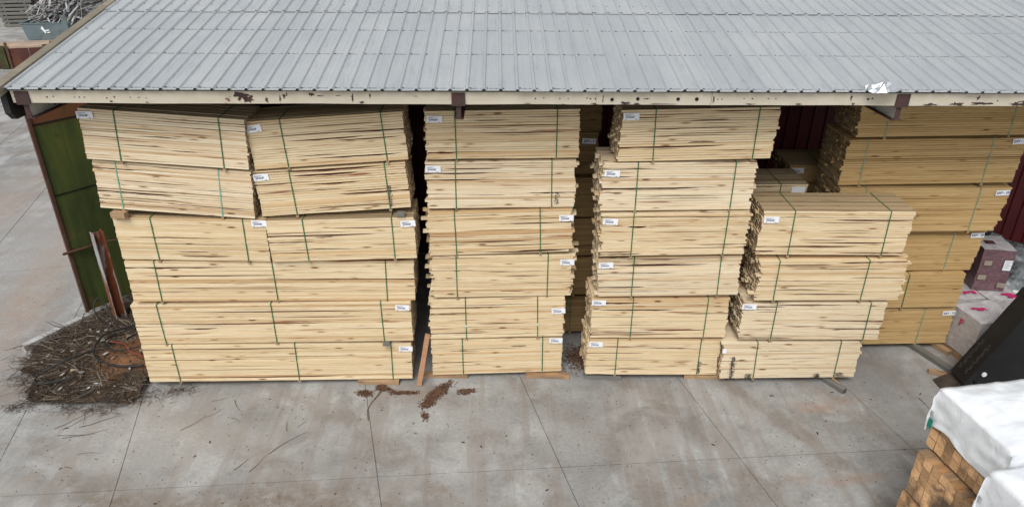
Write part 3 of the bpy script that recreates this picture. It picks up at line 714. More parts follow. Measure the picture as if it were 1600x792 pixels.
# ---------------------------------------------------------------- green gate leaf, steel post, kerb
def make_green():
    N = NT('green_gate_paint', .55, 0, .35); v = N.coord(); s = N.sep(v)
    n = N.noise(N.mapping(v, (1.5, 1, .45)), 1.6, 6, .6, .4); st = N.noise(N.mapping(v, (7, 1, .3)), 1.0, 5, .6)
    c = N.ramp(n, [(.3, (.035,.052,.016)), (.5, (.062,.088,.024)), (.75, (.115,.125,.030))])
    c = N.mix(N.ramp(st, [(.45, 0.0), (.75, .6)]), c, (.03,.04,.02))
    top = N.math('MULTIPLY', N.ramp(N.math('DIVIDE', s[2], 6.0), [(.69, 0.0), (.71, 1.0)]), N.ramp(n, [(.30, .35), (.48, 1.0)]))
    c = N.mix(top, c, (.155,.062,.030))
    pat = N.noise(N.vadd(v, (5, 0, 3)), 1.1, 6, .62); c = N.mix(N.ramp(pat, [(.60, 0.0), (.70, .55)]), c, (.17,.075,.03))
    dk = N.noise(N.vadd(v, (9, 0, 1)), 2.6, 5, .6); c = N.mix(N.ramp(dk, [(.62, 0.0), (.72, .8)]), c, (.03,.018,.014))
    return N.out(c)
GREEN = make_green()
SEAM = plain('seam_grime', (.022,.024,.014), .8, 0, .4, 9)
gate = tag(empty('green_gate', (-8.71,13.1,0), (0,0,R(52))), 'tall green painted rusty steel gate leaf standing left of the leftmost stack', 'gate')
for k, (z0, z1) in enumerate(((.20,1.30),(1.306,2.80),(2.806,4.22),(4.226,4.82))):
    for i in range(3):
        m = MB(); m.box((.05+i*1.25,.0,z0), (.05+(i+1)*1.25-.006,.02,z1)); m.build('plate', GREEN, gate)
    m = MB()
    if z0 > 1.5: m.box((.05,-.010,z0-.018), (3.8,.0-.002,z0+.014)); m.build('seam_bar', SEAM, gate)
RUSTY = painted_rust('rusty_edge', (.10,.060,.045), (.13,.055,.03), (.05,.03,.025), .45, 4.0)
m = MB(); m.box((-.015,-.035,.19), (.045,.03,4.84)); m.build('edge_post', RUSTY, gate)
m = MB(); m.tube([(-.12,-.05,1.62),(.34,-.06,1.60)], .03, 6); m.tube([(.34,-.06,1.60),(.55,-.09,1.64),(.9,-.35,1.66)], .012, 5); m.build('latch', RUSTY, gate)

m = MB()
for (a, b) in (((-.11,-.10),(.11,-.085)), ((-.11,.085),(.11,.10))): m.box((a[0],a[1],0),(b[0],b[1],2.15))
m.box((-.008,-.085,0),(.008,.085,2.15))
tag(m.build('steel_post', painted_rust('post_paint', (.42,.43,.42), (.22,.065,.02), (.11,.035,.018), .46, 1.6, (2.2,2.2,.6), .5, .05), None, False, (-7.93,12.92,0), (0, R(1), R(-46))),
    'rusty white H-section steel post beside the green gate', 'post')
m = MB()
pts = [(-9.42,11.95),(-8.95,12.72),(-8.50,13.48),(-8.12,14.25),(-7.7,15.1)]
for (a, b) in zip(pts, pts[1:]):
    a, b = Vector((*a,0)), Vector((*b,0)); d = (b-a).normalized(); n = Vector((-d.y,d.x,0))*.07; a = a+d*.006; b = b-d*.006
    z = .13
    q = [a-n, b-n, b+n, a+n]
    m.hexa([(p.x,p.y,-.02) for p in q]+[(p.x+rng.uniform(-.006,.006),p.y,z+rng.uniform(-.008,.008)) for p in q])
kerb = m.build('kerb', plain('pale_kerb', (.46,.46,.45), .85, 0, .25, 5, .2, .2)); tag(kerb, 'pale concrete kerb strip along the foot of the green gate', 'kerb')

# ---------------------------------------------------------------- earth bed with brush and old cables
def inpoly(x, y, P):
    c = False; j = len(P)-1
    for i in range(len(P)):
        if (P[i][1] > y) != (P[j][1] > y) and x < (P[j][0]-P[i][0])*(y-P[i][1])/(P[j][1]-P[i][1])+P[i][0]: c = not c
        j = i
    return c
BED = [(-9.02,11.15),(-8.62,10.95),(-8.60,10.55),(-8.35,10.24),(-6.50,10.19),(-6.43,10.75),(-6.36,13.6),(-7.9,14.4),(-8.45,13.35),(-9.25,12.0)]
def bedh(x, y):
    d = min(1.0, max(0.0, (y-10.15)*.9)); d2 = min(1.0, max(0, (x+9.15)*.55))
    h = .05+.20*d*d2 + .10*math.exp(-((x+6.75)**2+(y-11.3)**2)/.18)
    return h + .05*noise.noise((x*2.3, y*2.3, 0)) + .02*noise.noise((x*8, y*8, 3))
m = MB(); nx, ny = 70, 100; idx = {}
X0, X1, Y0, Y1 = -9.3,-6.3,10.1,14.5
for j in range(ny+1):
    for i in range(nx+1):
        x = X0+(X1-X0)*i/nx; y = Y0+(Y1-Y0)*j/ny
        xx, yy = x+.05*noise.noise((x*5,y*5,1)), y+(.05*noise.noise((x*5,y*5,7)) if y > 10.4 or x < -8.2 else 0)
        if inpoly(xx, yy, BED): idx[(i,j)] = len(m.v); m.v.append((x, y, bedh(x, y)))
for (i, j) in list(idx):
    q = [(i,j),(i+1,j),(i+1,j+1),(i,j+1)]
    if all(p in idx for p in q):
        x = X0+(X1-X0)*i/nx; y = Y0+(Y1-Y0)*j/ny
        red = math.exp(-((x+7.0)**2/.5+(y-11.5)**2/.6)) + .35*noise.noise((x*3,y*3,9))
        m.face(tuple(idx[p] for p in q), t=(max(0, min(1, red)),0,0,1))
SOIL = tinted('earth', [(.045,.036,.028),(.075,.05,.033),(.16,.075,.035),(.20,.095,.045)], .95, 18)
tag(m.build('earth_bed', SOIL), kind='structure')
TWIG = tinted('twigs', [(.03,.021,.015),(.065,.043,.029),(.12,.085,.058),(.20,.165,.125),(.30,.265,.215)], .9, 40)
def twig(m, x, y, z, a, ln, r0, el=.05, curl=.5, tv=None):
    p = Vector((x, y, z)); pts = [p.copy()]
    for k in range(4):
        a += rng.uniform(-curl, curl); p = p + Vector((math.cos(a)*ln/4, math.sin(a)*ln/4, rng.uniform(-.02, el))); 
        p.z = max(p.z, .006); pts.append(p.copy())
    m.tube(pts, [r0, r0*.9, r0*.75, r0*.6, r0*.35], 3, t=((tv if tv is not None else rng.random()**1.4),0,0,1), cap=False)
m = MB(); k = 0
while k < 1900:
    x, y = rng.uniform(-9.3,-6.35), rng.uniform(10.05,13.9)
    if not inpoly(x, y, BED): continue
    red = math.exp(-((x+7.0)**2/.30+(y-11.55)**2/.42))
    if rng.random() < red*.92: continue
    if y > 12.6 and rng.random() < .55: continue
    base = 2.7 if rng.random() < .5 else rng.uniform(0, 6.28)
    if x < -8.3: base = math.pi + rng.gauss(0, .35) if rng.random() < .6 else rng.uniform(0, 6.28)
    twig(m, x, y, max(.03, bedh(x, y))+rng.uniform(0,.06), base+rng.gauss(0,.5), rng.uniform(.08,.6), rng.choice((.002,.003,.004,.006,.010)), .03, rng.choice((.25,.5,.8)))
    k += 1
tag(m.build('brush_heap', TWIG), 'heap of dry twigs and vines on the earth by the post', 'brush', kind='stuff')
# tufts spilling over the slab edge and loose sticks on the concrete
m = MB()
for (cx, cy, sp, n) in ((-8.8,11.0,.25,120),(-9.1,11.6,.2,60),(-7.55,10.12,.16,60),(-7.0,10.10,.20,90),(-8.45,10.18,.22,120),(-6.2,10.55,.35,110),(-5.75,10.62,.14,60),(-6.55,10.35,.2,60)):
    for _ in range(n):
        twig(m, cx+rng.gauss(0,sp), cy+rng.gauss(0,sp*.35), rng.uniform(.004,.05), rng.uniform(0,6.28), rng.uniform(.05,.22), rng.uniform(.002,.004), .012, .6, rng.uniform(.1,.45))
for (x0, y0, x1, y1) in ((-7.55,9.62,-7.18,10.12),(-7.40,9.60,-7.05,10.05),(-7.28,10.1,-7.02,9.63),(-7.15,9.65,-6.5,9.98),(-7.4,9.45,-6.8,9.53),(-7.3,9.38,-6.6,9.42),(-6.85,9.0,-6.45,9.12),(-6.9,8.72,-6.75,8.66),
                         (-5.40,9.55,-4.75,9.98),(-5.15,10.32,-4.75,10.35),(-4.75,10.35,-4.55,9.95),(-4.65,9.85,-4.45,9.8),(-3.95,8.55,-3.75,8.95),(-3.75,8.95,-3.45,9.6),(-3.45,9.6,-3.3,9.75),(-3.6,9.5,-3.75,9.75),(-4.2,8.6,-4.05,8.85),(7.55,10.2,7.62,9.8)):
    a = math.atan2(y1-y0, x1-x0); ln = math.hypot(x1-x0, y1-y0)
    twig(m, x0, y0, .010, a, ln, rng.uniform(.003,.0055), .012, .2, rng.uniform(.1,.35))
tag(m.build('loose_twigs', TWIG), 'dry twigs scattered on the concrete in front of the brush', 'twigs', kind='stuff')
SCR = tinted('pale_scraps', [(.35,.27,.17),(.42,.40,.36),(.55,.56,.58),(.25,.16,.09)], .8, 12)
m = MB()
for _ in range(60):
    x, y = rng.uniform(-9.0,-6.5), rng.uniform(10.3,13.2)
    if not inpoly(x, y, BED): continue
    s = rng.uniform(.012,.05); M = Matrix.Translation((x,y,bedh(x,y)+.05)) @ Matrix.Rotation(rng.uniform(0,6),4,'Z') @ Matrix.Rotation(rng.uniform(-.6,.6),4,'X')
    m.box((-s,-s*.5,0),(s,s*.5,.008), t=(rng.random(),0,0,1), M=M)
tag(m.build('litter_scraps', SCR), 'pale scraps of paper and wood caught in the brush', 'litter', kind='stuff')
# bark and mulch scraps before the first gap
CHIP = tinted('bark_chips', [(.05,.028,.02),(.09,.048,.03),(.14,.075,.045),(.19,.115,.072)], .95, 30)
m = MB()
def chips(cx, cy, sx, sy, rot, n, s0=.005, s1=.022, hump=.022):
    for _ in range(int(n*2.2)):
        u, v = rng.gauss(0,.42), rng.gauss(0,.42)
        if abs(u) > 1.1 or abs(v) > 1.1: continue
        x = cx+u*sx*math.cos(rot)-v*sy*math.sin(rot); y = cy+u*sx*math.sin(rot)+v*sy*math.cos(rot)
        s = rng.uniform(s0, s1); a = rng.uniform(0,3.14); z = .004+hump*max(0, 1-u*u-v*v)*rng.random()
        M = Matrix.Translation((x,y,z)) @ Matrix.Rotation(a,4,'Z') @ Matrix.Rotation(rng.uniform(-.5,.5),4,'X')
        m.box((-s,-s*.35,0),(s,s*.35,.006), t=(rng.random(),0,0,1), M=M)
for c in ((-1.12,10.50,.42,.13,.95,520),(-1.28,10.18,.16,.10,.7,150),(-.62,10.52,.18,.09,.2,110),(-1.75,10.50,.28,.055,.0,190),(-2.45,10.50,.18,.09,-.2,110),(-2.18,10.66,.12,.12,.8,110),(-1.3,9.85,.08,.14,.3,50),(-2.1,10.62,.06,.22,1.2,70),(1.50,11.55,.30,.55,0,420)): chips(*c)
tag(m.build('bark_scraps', CHIP), 'brown bark scraps on the concrete before the first gap', 'bark', kind='stuff')
m = MB()
for _ in range(950):
    x, y = rng.uniform(-9,9.3), rng.uniform(7.3,10.7)
    if x < -6.3 and y > 10.1: continue
    s = rng.uniform(.003,.012)*(2.6 if rng.random() < .09 else 1); a = rng.uniform(0,3.14)
    M = Matrix.Translation((x,y,.003)) @ Matrix.Rotation(a,4,'Z') @ Matrix.Rotation(rng.uniform(-.25,.25),4,'X')
    m.box((-s,-s*.4,0),(s,s*.4,.005), t=(rng.random()*.6,0,0,1), M=M)
tag(m.build('yard_litter', CHIP), 'dark leaf and bark crumbs scattered over the concrete', 'litter', kind='stuff')
# crack with dirt in it, from the stack to the slab joint
m = MB(); cp = [(-2.14,10.68,.035),(-2.20,10.45,.022),(-2.30,10.20,.014),(-2.33,10.02,.012),(-2.27,9.75,.010)]
for (a, b) in zip(cp, cp[1:]): m.poly([(a[0]-a[2],a[1],.004),(a[0]+a[2],a[1],.004),(b[0]+b[2],b[1],.004),(b[0]-b[2],b[1],.004)][::-1])
m.build('crack_dirt', plain('crack_dirt', (.16,.12,.09), .95, 0, .4, 15), ground)
# cables
def cable(name, pts, r, mat, label, sub=6):
    P = [Vector(p) for p in pts]; out = []
    for i in range(len(P)-1):
        p0, p1, p2, p3 = P[max(0,i-1)], P[i], P[i+1], P[min(len(P)-1,i+2)]
        for s in range(sub):
            t = s/sub
            out.append(.5*((2*p1)+(-p0+p2)*t+(2*p0-5*p1+4*p2-p3)*t*t+(-p0+3*p1-3*p2+p3)*t**3))
    out.append(P[-1]); m = MB(); m.tube(out, r, 6)
    return tag(m.build(name, mat, None, True), label, 'cable')
BLK = plain('black_rubber', (.022,.023,.022), .5, 0, .2, 9)
RED = plain('red_cable', (.24,.055,.035), .5, 0, .2, 9)
def Z(x, y, d=.05): return (x, y, bedh(x, y)+d+.05)
cable('black_cable', [Z(-6.45,12.4),Z(-7.0,12.5),Z(-7.45,12.25),Z(-7.75,11.9,.1),Z(-7.75,11.5),Z(-7.45,11.15),Z(-7.0,10.95),Z(-6.55,10.95)], .018, BLK, 'thick black cable looping widest over the earth bed')
cable('black_cable', [Z(-6.5,12.25),Z(-7.1,12.35),Z(-7.55,12.05),Z(-7.62,11.7,.09),Z(-7.3,11.4),Z(-6.85,11.45),Z(-6.6,11.75,.1),Z(-6.75,12.05),Z(-7.1,12.05),Z(-7.25,11.8)], .016, BLK, 'coiled black cable round the patch of red earth')
cable('black_cable', [Z(-7.75,11.55),Z(-8.1,11.15,.1),Z(-8.45,10.85,.1),Z(-8.3,10.6,.07),Z(-7.7,10.75,.08)], .018, BLK, 'black cable trailing off towards the left corner of the brush')
cable('black_cable', [(-8.05,12.55,.2),(-8.22,12.6,.55),(-8.15,12.75,.75),(-7.98,12.7,.5),(-7.9,12.45,.25),(-8.3,12.3,.2),(-8.5,12.05,.2)], .012, BLK, 'thin black cable standing in a loop beside the steel post')
cable('red_cable', [Z(-7.55,11.75,.06),Z(-7.2,11.6,.07),Z(-6.95,11.3,.07),Z(-6.6,11.1,.06)], .011, RED, 'faded red cable lying inside the black coils')

# ---------------------------------------------------------------- goods at the right
def make_wrap(name, col, trans, rough=.25):
    N = NT(name, rough, 0, .5); v = N.coord()
    n = N.noise(N.mapping(v, (1,1,2.5)), 5, 6, .65, 1.2); n2 = N.noise(v, 18, 4, .6, .8)
    c = N.mix(N.ramp(n, [(.35, 0.0), (.7, 1.0)]), tuple(q*.62 for q in col), col)
    c = N.mix(N.ramp(n2, [(.56, 0.0), (.80, .22)]), c, (.62,.62,.63))
    N.bump(N.math('ADD', n, N.math('MULTIPLY', n2, .3)), .3, .025)
    return N.out(c)
WRAPW = make_wrap('clear_wrap_on_white', (.56,.53,.52), 0)
WRAPP = make_wrap('clear_wrap_on_purple', (.20,.115,.13), 0)
WRAPT = make_wrap('clear_wrap_top', (.62,.60,.61), 0)
PINK = plain('pink_marking', (.55,.03,.16), .6, 0, .15, 15)
PALLET = BLOCK
def soft_box(m, sx, sy, sz, seed, bulge=.02, n=7, mtop=1, mside=0):
    """box with gently crumpled faces, centred in plan, base at z=0"""
    def P(x, y, z):
        k = noise.noise((x*3+seed, y*3, z*3)); k2 = noise.noise((x*7+seed, y*7+4, z*7))
        return (x*(1+bulge*k)+.012*k2, y*(1+bulge*k)-.010*k2, z*(1+bulge*.8*k)+.008*k2)
    def grid(f, mi):
        b = len(m.v)
        for j in range(n+1):
            for i in range(n+1): m.v.append(P(*f(i/n, j/n)))
        for j in range(n):
            for i in range(n): a = b+j*(n+1)+i; m.face((a, a+1, a+n+2, a+n+1), m=mi)
    hx, hy = sx/2, sy/2
    grid(lambda u, v: (-hx+u*sx, -hy, v*sz), mside); grid(lambda u, v: (hx-u*sx, hy, v*sz), mside)
    grid(lambda u, v: (-hx, hy-u*sy, v*sz), mside); grid(lambda u, v: (hx, -hy+u*sy, v*sz), mside)
    grid(lambda u, v: (-hx+u*sx, -hy+v*sy, sz), mtop)
def splash(w, seed, mat, parent, loc, rot=(0,0,0)):
    r = random.Random(seed); m = MB()
    for _ in range(7):
        a, b = r.gauss(0,w*.35), r.gauss(0,w*.22); s = w*r.uniform(.10,.30); n = 8
        m.poly([(a+s*r.uniform(.6,1.2)*math.cos(i*6.283/n)*1.5, b+s*r.uniform(.5,1.1)*math.sin(i*6.283/n), r.uniform(0,.001)) for i in range(n)])
    return m.build('pink_mark', mat, parent, False, loc, rot)
def wrapped(name, x, y, z, sx, sy, sz, yaw, seed, mats, label, pallet=True):
    root = tag(empty(name, (x,y,z), (0,0,yaw)), label, 'pallet load' if pallet else 'carton')
    m = MB(); soft_box(m, sx, sy, sz-(.13 if pallet else 0), seed); m.build('wrapped_load', mats, root, True, (0,0,.13 if pallet else 0))
    if pallet:
        for k in range(4):
            m = MB(); m.box((-sx/2, -sy/2+k*sy/4+.02, .10), (sx/2, -sy/2+(k+1)*sy/4-.02, .122), t=(rng.random(),0,0,1)); m.build('deck_board', PALLET, root)
        for k in range(3):
            m = MB(); a = -sx/2+k*(sx-.09)/2; m.box((a,-sy/2,0),(a+.09,sy/2,.098), t=(rng.random(),0,0,1)); m.build('stringer', PALLET, root)
    return root
p1 = wrapped('wrapped_pallet', 9.33, 11.56, 0, .82, .74, .97, R(9), 1, [WRAPW, WRAPT], 'film-wrapped white pallet load marked with a pink letter, nearest the black bucket')
splash(.17, 2, PINK, p1, (-.10,.05,.995))
link('lettering', text_mesh('F', .20, PINK, .006), p1, (-.435,.05,.74), (R(90),0,R(-90)))
p2 = wrapped('wrapped_pallet', 9.28, 12.52, 0, .62, .98, .98, R(3), 5, [WRAPW, WRAPT], 'film-wrapped white pallet load against the end of the rightmost stack'); splash(.2, 4, PINK, p2, (.02,-.28,1.005))
p3 = wrapped('wrapped_pallet', 9.98, 12.50, 0, .70, 1.04, .98, R(3), 9, [WRAPW, WRAPT], 'film-wrapped white pallet load with pink splash under the purple carton'); splash(.24, 6, PINK, p3, (.08,-.36,1.005))
c1 = wrapped('carton', 9.86, 12.66, 1.0, .60, .68, .90, R(-8), 13, [WRAPP, WRAPT], 'purple carton wrapped in clear film on top of the white pallet loads', False)
TAPE = plain('tape_patch', (.36,.32,.25), .4, 0, .2, 9)
for (a, b, w, h) in ((-.17,.62,.14,.10),(-.20,.30,.15,.10),(.20,.14,.15,.10)):
    m = MB(); m.box((a-w/2,-.372,b-h/2),(a+w/2,-.366,b+h/2)); m.build('tape_patch', TAPE, c1)
m = MB(); m.box((.12,-.377,.48),(.27,-.371,.70)); lb = m.build('address_label', PAPER, c1)
m = MB(); [m.box((.14,-.3785,.66-i*.04),(.25-.03*(i%2),-.3772,.672-i*.04)) for i in range(4)]; m.build('small_print', INK_GREY, lb)
m = MB(); m.box((-.16,-.08,.916),(.02,.06,.921)); m.build('torn_hole', plain('carton_brown', (.10,.035,.03), .9, 0, .3, 9), c1)

# black loader bucket
BLACK = plain('black_bucket_paint', (.014,.015,.017), .42, 0, .25, 3, .4)
BROWNB = plain('worn_bucket_edge', (.07,.055,.045), .6, 0, .4, 6, .4)
bk = tag(empty('loader_bucket', (8.14,10.28,0)), 'big black loader bucket with chains on its edge at the right', 'bucket')
prof_f = [(.30,.30),(1.02,1.80),(1.16,1.90),(2.9,1.95),(2.9,.05),(.45,.05)]
m = MB(); m.prism([(.40,.34),(1.06,1.72),(2.8,1.76),(2.8,.14),(.50,.14)], .05, .08, 'y'); m.build('face_plate', BLACK, bk)
m = MB()
for (a, b) in (((.26,.22),(1.02,1.84)), ((1.02,1.84),(2.9,1.90)), ((.26,.10),(2.9,.10))):
    a, b = Vector((a[0],0,a[1])), Vector((b[0],0,b[1])); d = (b-a).normalized(); n = Vector((-d.z,0,d.x))*.055
    m.hexa([a-n, b-n, b-n+Vector((0,.42,0)), a-n+Vector((0,.42,0)), a+n, b+n, b+n+Vector((0,.42,0)), a+n+Vector((0,.42,0))])
m.build('rim', BLACK, bk)
m = MB(); m.prism([(-.02,.0),(-.05,.03),(.28,.20),(.55,.16),(.55,.0)], .02, .44, 'y'); m.build('cutting_lip', BROWNB, bk)
m = MB(); m.prism([(.98,1.80),(1.05,1.96),(1.35,2.0),(1.35,1.9)], .25, .5, 'y'); m.build('top_lug', BLACK, bk)
m = MB(); m.prism([(.56+.045*math.cos(a), .42+.045*math.sin(a)) for a in [i*.628 for i in range(10)]], .03, .05, 'y'); m.build('bolt_cap', PAPER, bk)
CHAIN = plain('chain_steel', (.075,.065,.055), .5, .3, .3, 20)
for off in (.06, .24):
    m = MB(); a, b = Vector((.25,off,.46)), Vector((.50,off,1.0)); L = (b-a).length; d = (b-a).normalized()
    side = Vector((0,1,0)); nrm = Vector((-d.z,0,d.x))
    for k in range(13):
        c = a + d*(L*k/12) + nrm*(.025) + side*.02*math.sin(k*2.1); q = side if k % 2 else nrm
        ring = [c + d*(.034*math.cos(t)) + q*(.018*math.sin(t)) for t in [i*math.pi/4 for i in range(9)]]
        m.tube(ring, .0055, 4, cap=False)
    m.build('chain', CHAIN, bk)

# heap of grey film and rubbish against the red wall
FILM = plain('grey_film', (.33,.36,.37), .25, .15, .5, 7, .5, .5)
for k, (x, y, s, lb) in enumerate(((11.15,13.3,.62,'crumpled grey plastic film bale right of the purple carton'), (11.6,14.4,.70,'heap of grey plastic film before the red wall'), (10.95,12.55,.42,'small grey heap of film beside the white pallets'))):
    import bmesh
    bm = bmesh.new(); bmesh.ops.create_icosphere(bm, subdivisions=4, radius=s)
    for v in bm.verts:
        p = v.co; q = 1+.28*noise.noise(p*2.2+Vector((k*9,0,0)))+.20*noise.noise(p*6+Vector((0,k*5,0)))+.07*noise.noise(p*15)
        v.co = Vector((p.x*q, p.y*q, max(-.0, p.z*.95*q+s*.62)))
    me = bpy.data.meshes.new('plastic_bale'); bm.to_mesh(me); bm.free(); me.materials.append(FILM)
    at = me.attributes.new('tint','FLOAT_COLOR','FACE')
    o = link('plastic_bale', me, None, (x,y,0)); tag(o, lb, 'plastic bale', 'grey plastic film heaps')
m = MB(); m.tube([(11.9,15.75,0),(11.9,15.75,5.2)], .06, 8); tag(m.build('downpipe', plain('green_pipe', (.03,.10,.075), .5, 0, .2, 5)), 'dark green pipe standing before the red wall', 'pipe')

# ---------------------------------------------------------------- posts under white wrap, bottom right
def make_tarp():
    N = NT('white_wrap', .45, 0, .4); v = N.coord()
    w = N.noise(N.mapping(v, (1.3,2.2,2)), 1.6, 6, .6, 1.6); f = N.noise(v, 9, 5, .6, .6); f2 = N.noise(v, 40, 3, .6)
    c = N.mix(N.ramp(w, [(.42, 0.0), (.62, .55)]), (.75,.785,.815), (.58,.615,.65))
    c = N.mix(N.ramp(f, [(.60, 0.0), (.75, .35)]), c, (.60,.63,.65))
    rg = N.ridged(N.mapping(v, (1.2,1.7,1.7), (0,0,0), (0,0,.5)), 1.7, 3.0, .6)
    N.bump(N.math('ADD', N.math('MULTIPLY', rg, .55), N.math('ADD', N.math('MULTIPLY', f, .22), N.math('MULTIPLY', w, .4))), .55, .045)
    return N.out(c)
TARP = make_tarp()
GREENPRINT = plain('green_print', (.01,.22,.16), .5, 0, .1, 9)
PSZ = .14
def post_bundle(x, y, z, yaw, rows, cols, L, label, shift, wrapped_=False):
    """x,y: the far left corner (end face, far side); rows of posts run away to the right"""
    root = tag(empty('post_bundle', (x,y,z), (0,0,yaw)), label, 'timber', 'post bundles at the bottom right')
    for i in range(rows):
        for j in range(cols):
            m = MB(); e = .007; a = rng.gauss(0,.006); g_ = .0025
            y1 = -j*PSZ-g_; y0 = -(j+1)*PSZ+g_; z0 = i*PSZ+g_; z1 = (i+1)*PSZ-g_
            prof = [(y0+e,z0),(y1-e,z0),(y1,z0+e),(y1,z1-e),(y1-e,z1),(y0+e,z1),(y0,z1-e),(y0,z0+e)]
            m.prism(prof, a, L+a, 'x', t=(rng.random(),0,0,1)); m.t[0] = m.t[1] = (rng.random(), 1, 0, 1)
            m.build('post', POST, root)
    for k in (.3, L-.5):
        m = MB(); m.box((k,-cols*PSZ-.02,-.032),(k+.09,.02,-.002), t=(rng.random(),0,0,1)); m.build('runner', BLOCK, root)
    return root
YW = R(8.5)
def drape(L, W, H, drop_y, drop_end, seed, hem=.12, cells=.032, puff=.022):
    """cloth laid over a box (far left top corner at the origin, x along, -y towards the camera), end drape at x=0"""
    m = MB(); a0, a1 = -drop_y, W+drop_y; b0 = -drop_end
    na, nb = int((a1-a0)/cells), int((L-b0)/cells); r = random.Random(seed)
    for j in range(na+1):
        for i in range(nb+1):
            a = a0+(a1-a0)*j/na; b = b0+(L-b0)*i/nb
            nz = noise.noise((a*2.2+seed, b*2.2, 0)); nf = noise.noise((a*6+seed, b*6, 5)); nl = noise.noise((a*1.2, b*9+seed, 2))
            da = max(0, -a, a-W); db = max(0, -b)
            hemf = 1+hem*2*noise.noise((a*1.7+seed*3, b*1.7, 9))
            if j in (0, na) or i == 0: pass
            y = -min(W, max(0, a)); x = max(0, b)
            dn = max(da, db)*hemf if not (da and db) else (max(da, db)+.02*min(da, db))*hemf
            out = .03+puff*(.5+.7*nf+.5*nl)*min(1, dn*6)
            if a < 0: y += out + (.35*min(da, db) if db else 0)*.1
            if a > W: y -= out + (.35*min(da, db) if db else 0)*.1
            if b < 0: x -= out + (.30*min(da, db) if da else 0)*.1
            rnd = .05*math.exp(-((min(abs(a), abs(a-W)))/.06)**2) if not dn else 0
            rnd2 = .05*math.exp(-(b/.06)**2) if (not dn and b >= 0) else 0
            edge_ = min(max(0, a), max(0, W-a), max(0, b)); z = H+.045-.05*math.exp(-(edge_/.07)**2)*0 + .05*min(1, edge_/.25)-dn + (.020*nz+.010*nf+.007*nl-.03*abs(noise.noise((a*2.6+b*1.4+seed, b*1.1-a, 4))) if dn < .02 else .01*nz)
            m.v.append((x, y, z))
    for j in range(na):
        for i in range(nb):
            q = j*(nb+1)+i; m.face((q, q+nb+1, q+nb+2, q+1))
    return m
C_ = 8
b0 = post_bundle(5.44,7.10,.24,YW,5,C_,4.2,'brown post bundle lowest at the bottom right corner',0)
b1 = post_bundle(5.45,7.06,.975,YW,5,C_,4.2,'brown post bundle with exposed square ends under the white-wrapped one',0)
b2 = post_bundle(5.58,7.14,1.71,YW,6,C_,4.2,'white-wrapped post bundle with orange ends showing under its wrap',0)
m = drape(4.2, C_*PSZ, 6*PSZ, .46, .56, 3, .16); m.build('white_wrap', TARP, b2, True)
m = MB(); m.box((-.075,-.06,.30),(-.071,.01,.44)); pr = m.build('printed_corner', GREENPRINT, b2)
b3 = post_bundle(5.46,5.86,1.71,YW,5,C_,4.2,'fully white-wrapped bundle nearest the camera at the bottom right corner',0)
m = drape(4.2, C_*PSZ, 5*PSZ, .62, .68, 11, .06, .05, .012); m.build('white_wrap', TARP, b3, True)
b4 = post_bundle(5.45,5.82,.975,YW,5,C_,4.2,'brown post bundle under the fully wrapped bundle',0)
b5 = post_bundle(5.44,5.84,.24,YW,5,C_,4.2,'brown post bundle lowest under the fully wrapped bundle',0)
for (x, y, lb) in ((5.9,6.6,'bearer under the far post bundles, left'),(8.8,7.0,'bearer under the far post bundles, right'),(5.9,5.3,'bearer under the near post bundles, left'),(8.8,5.7,'bearer under the near post bundles, right')):
    timber('bearer_timber', (x-.09,y+.6), (x+.09,y-.6), .12, .20, BLOCK, lb, 'bearer', group=G)

# ---------------------------------------------------------------- the yard beyond, top left
RUSTP = painted_rust('rust_red_panel', (.075,.022,.018), (.15,.055,.025), (.07,.03,.022), .58, 1.2)
TAN = plain('dusty_deck', (.42,.31,.23), .9, 0, .3, 1.2)
OLIVE = plain('olive_post', (.07,.075,.025), .7, 0, .4, 3)
dk = tag(empty('steel_platform', (-27.2,36.4,0), (0,0,R(13))), 'low rust-red steel platform with dusty tan top beyond the gable', 'platform')
m = MB(); m.box((-6,0,1.0),(5.6,1.5,1.08)); m.build('deck', TAN, dk)
for k in range(6):
    m = MB(); m.box((-6+k*1.94,.02,.08),(-6+(k+1)*1.94-.03,.07,.995)); m.build('side_panel', RUSTP, dk)
for k in (2.35,-1.6,4.4):
    m = MB(); m.box((k,-.12,0),(k+.30,.0,1.15)); m.build('post', OLIVE, dk)
    m = MB(); m.box((k+.34,-.06,0),(k+.46,.0,1.30)); m.build('post', RUSTY, dk)
ts = tag(empty('timber_stack', (-31.6,50.2,0), (0,0,R(8))), 'tall stack of grey weathered timbers in the yard beyond the gable', 'timber stack')
for i in range(11):
    for j in range(5):
        m = MB(); m.box((-1.0+rng.uniform(-.14,.10),-.6+j*.26,i*.245),(1.0+rng.uniform(-.10,.14),-.6+j*.26+.23,i*.245+.17), t=(rng.random(),0,0,1), te=(rng.random(),1,0,1)); m.build('beam', GREY, ts)
    if i < 10:
        for k in (-.7,.6):
            m = MB(); m.box((k,-.6,i*.245+.172),(k+.1,.66,i*.245+.243), t=(rng.random(),0,0,1)); m.build('spacer', GREY, ts)
DUMP = painted_rust('dumpster_paint', (.125,.165,.18), (.10,.085,.05), (.09,.08,.06), .62, 1.0, (1,1,1), .55, .08, dirt=(.09,.12,.125))
du = tag(empty('scrap_bin', (-27.1,45.0,0), (0,0,R(6))), 'grey-blue steel bin full of scrap strips beyond the gable', 'bin'); du.scale = (.86,.86,.86)
m = MB(); m.prism([(-1.35,0),(1.30,0),(1.55,1.05),(-1.62,1.05)], 0, .05, 'y'); m.prism([(-1.35,0),(1.30,0),(1.55,1.05),(-1.62,1.05)], 1.8, 1.85, 'y'); m.build('side', DUMP, du)
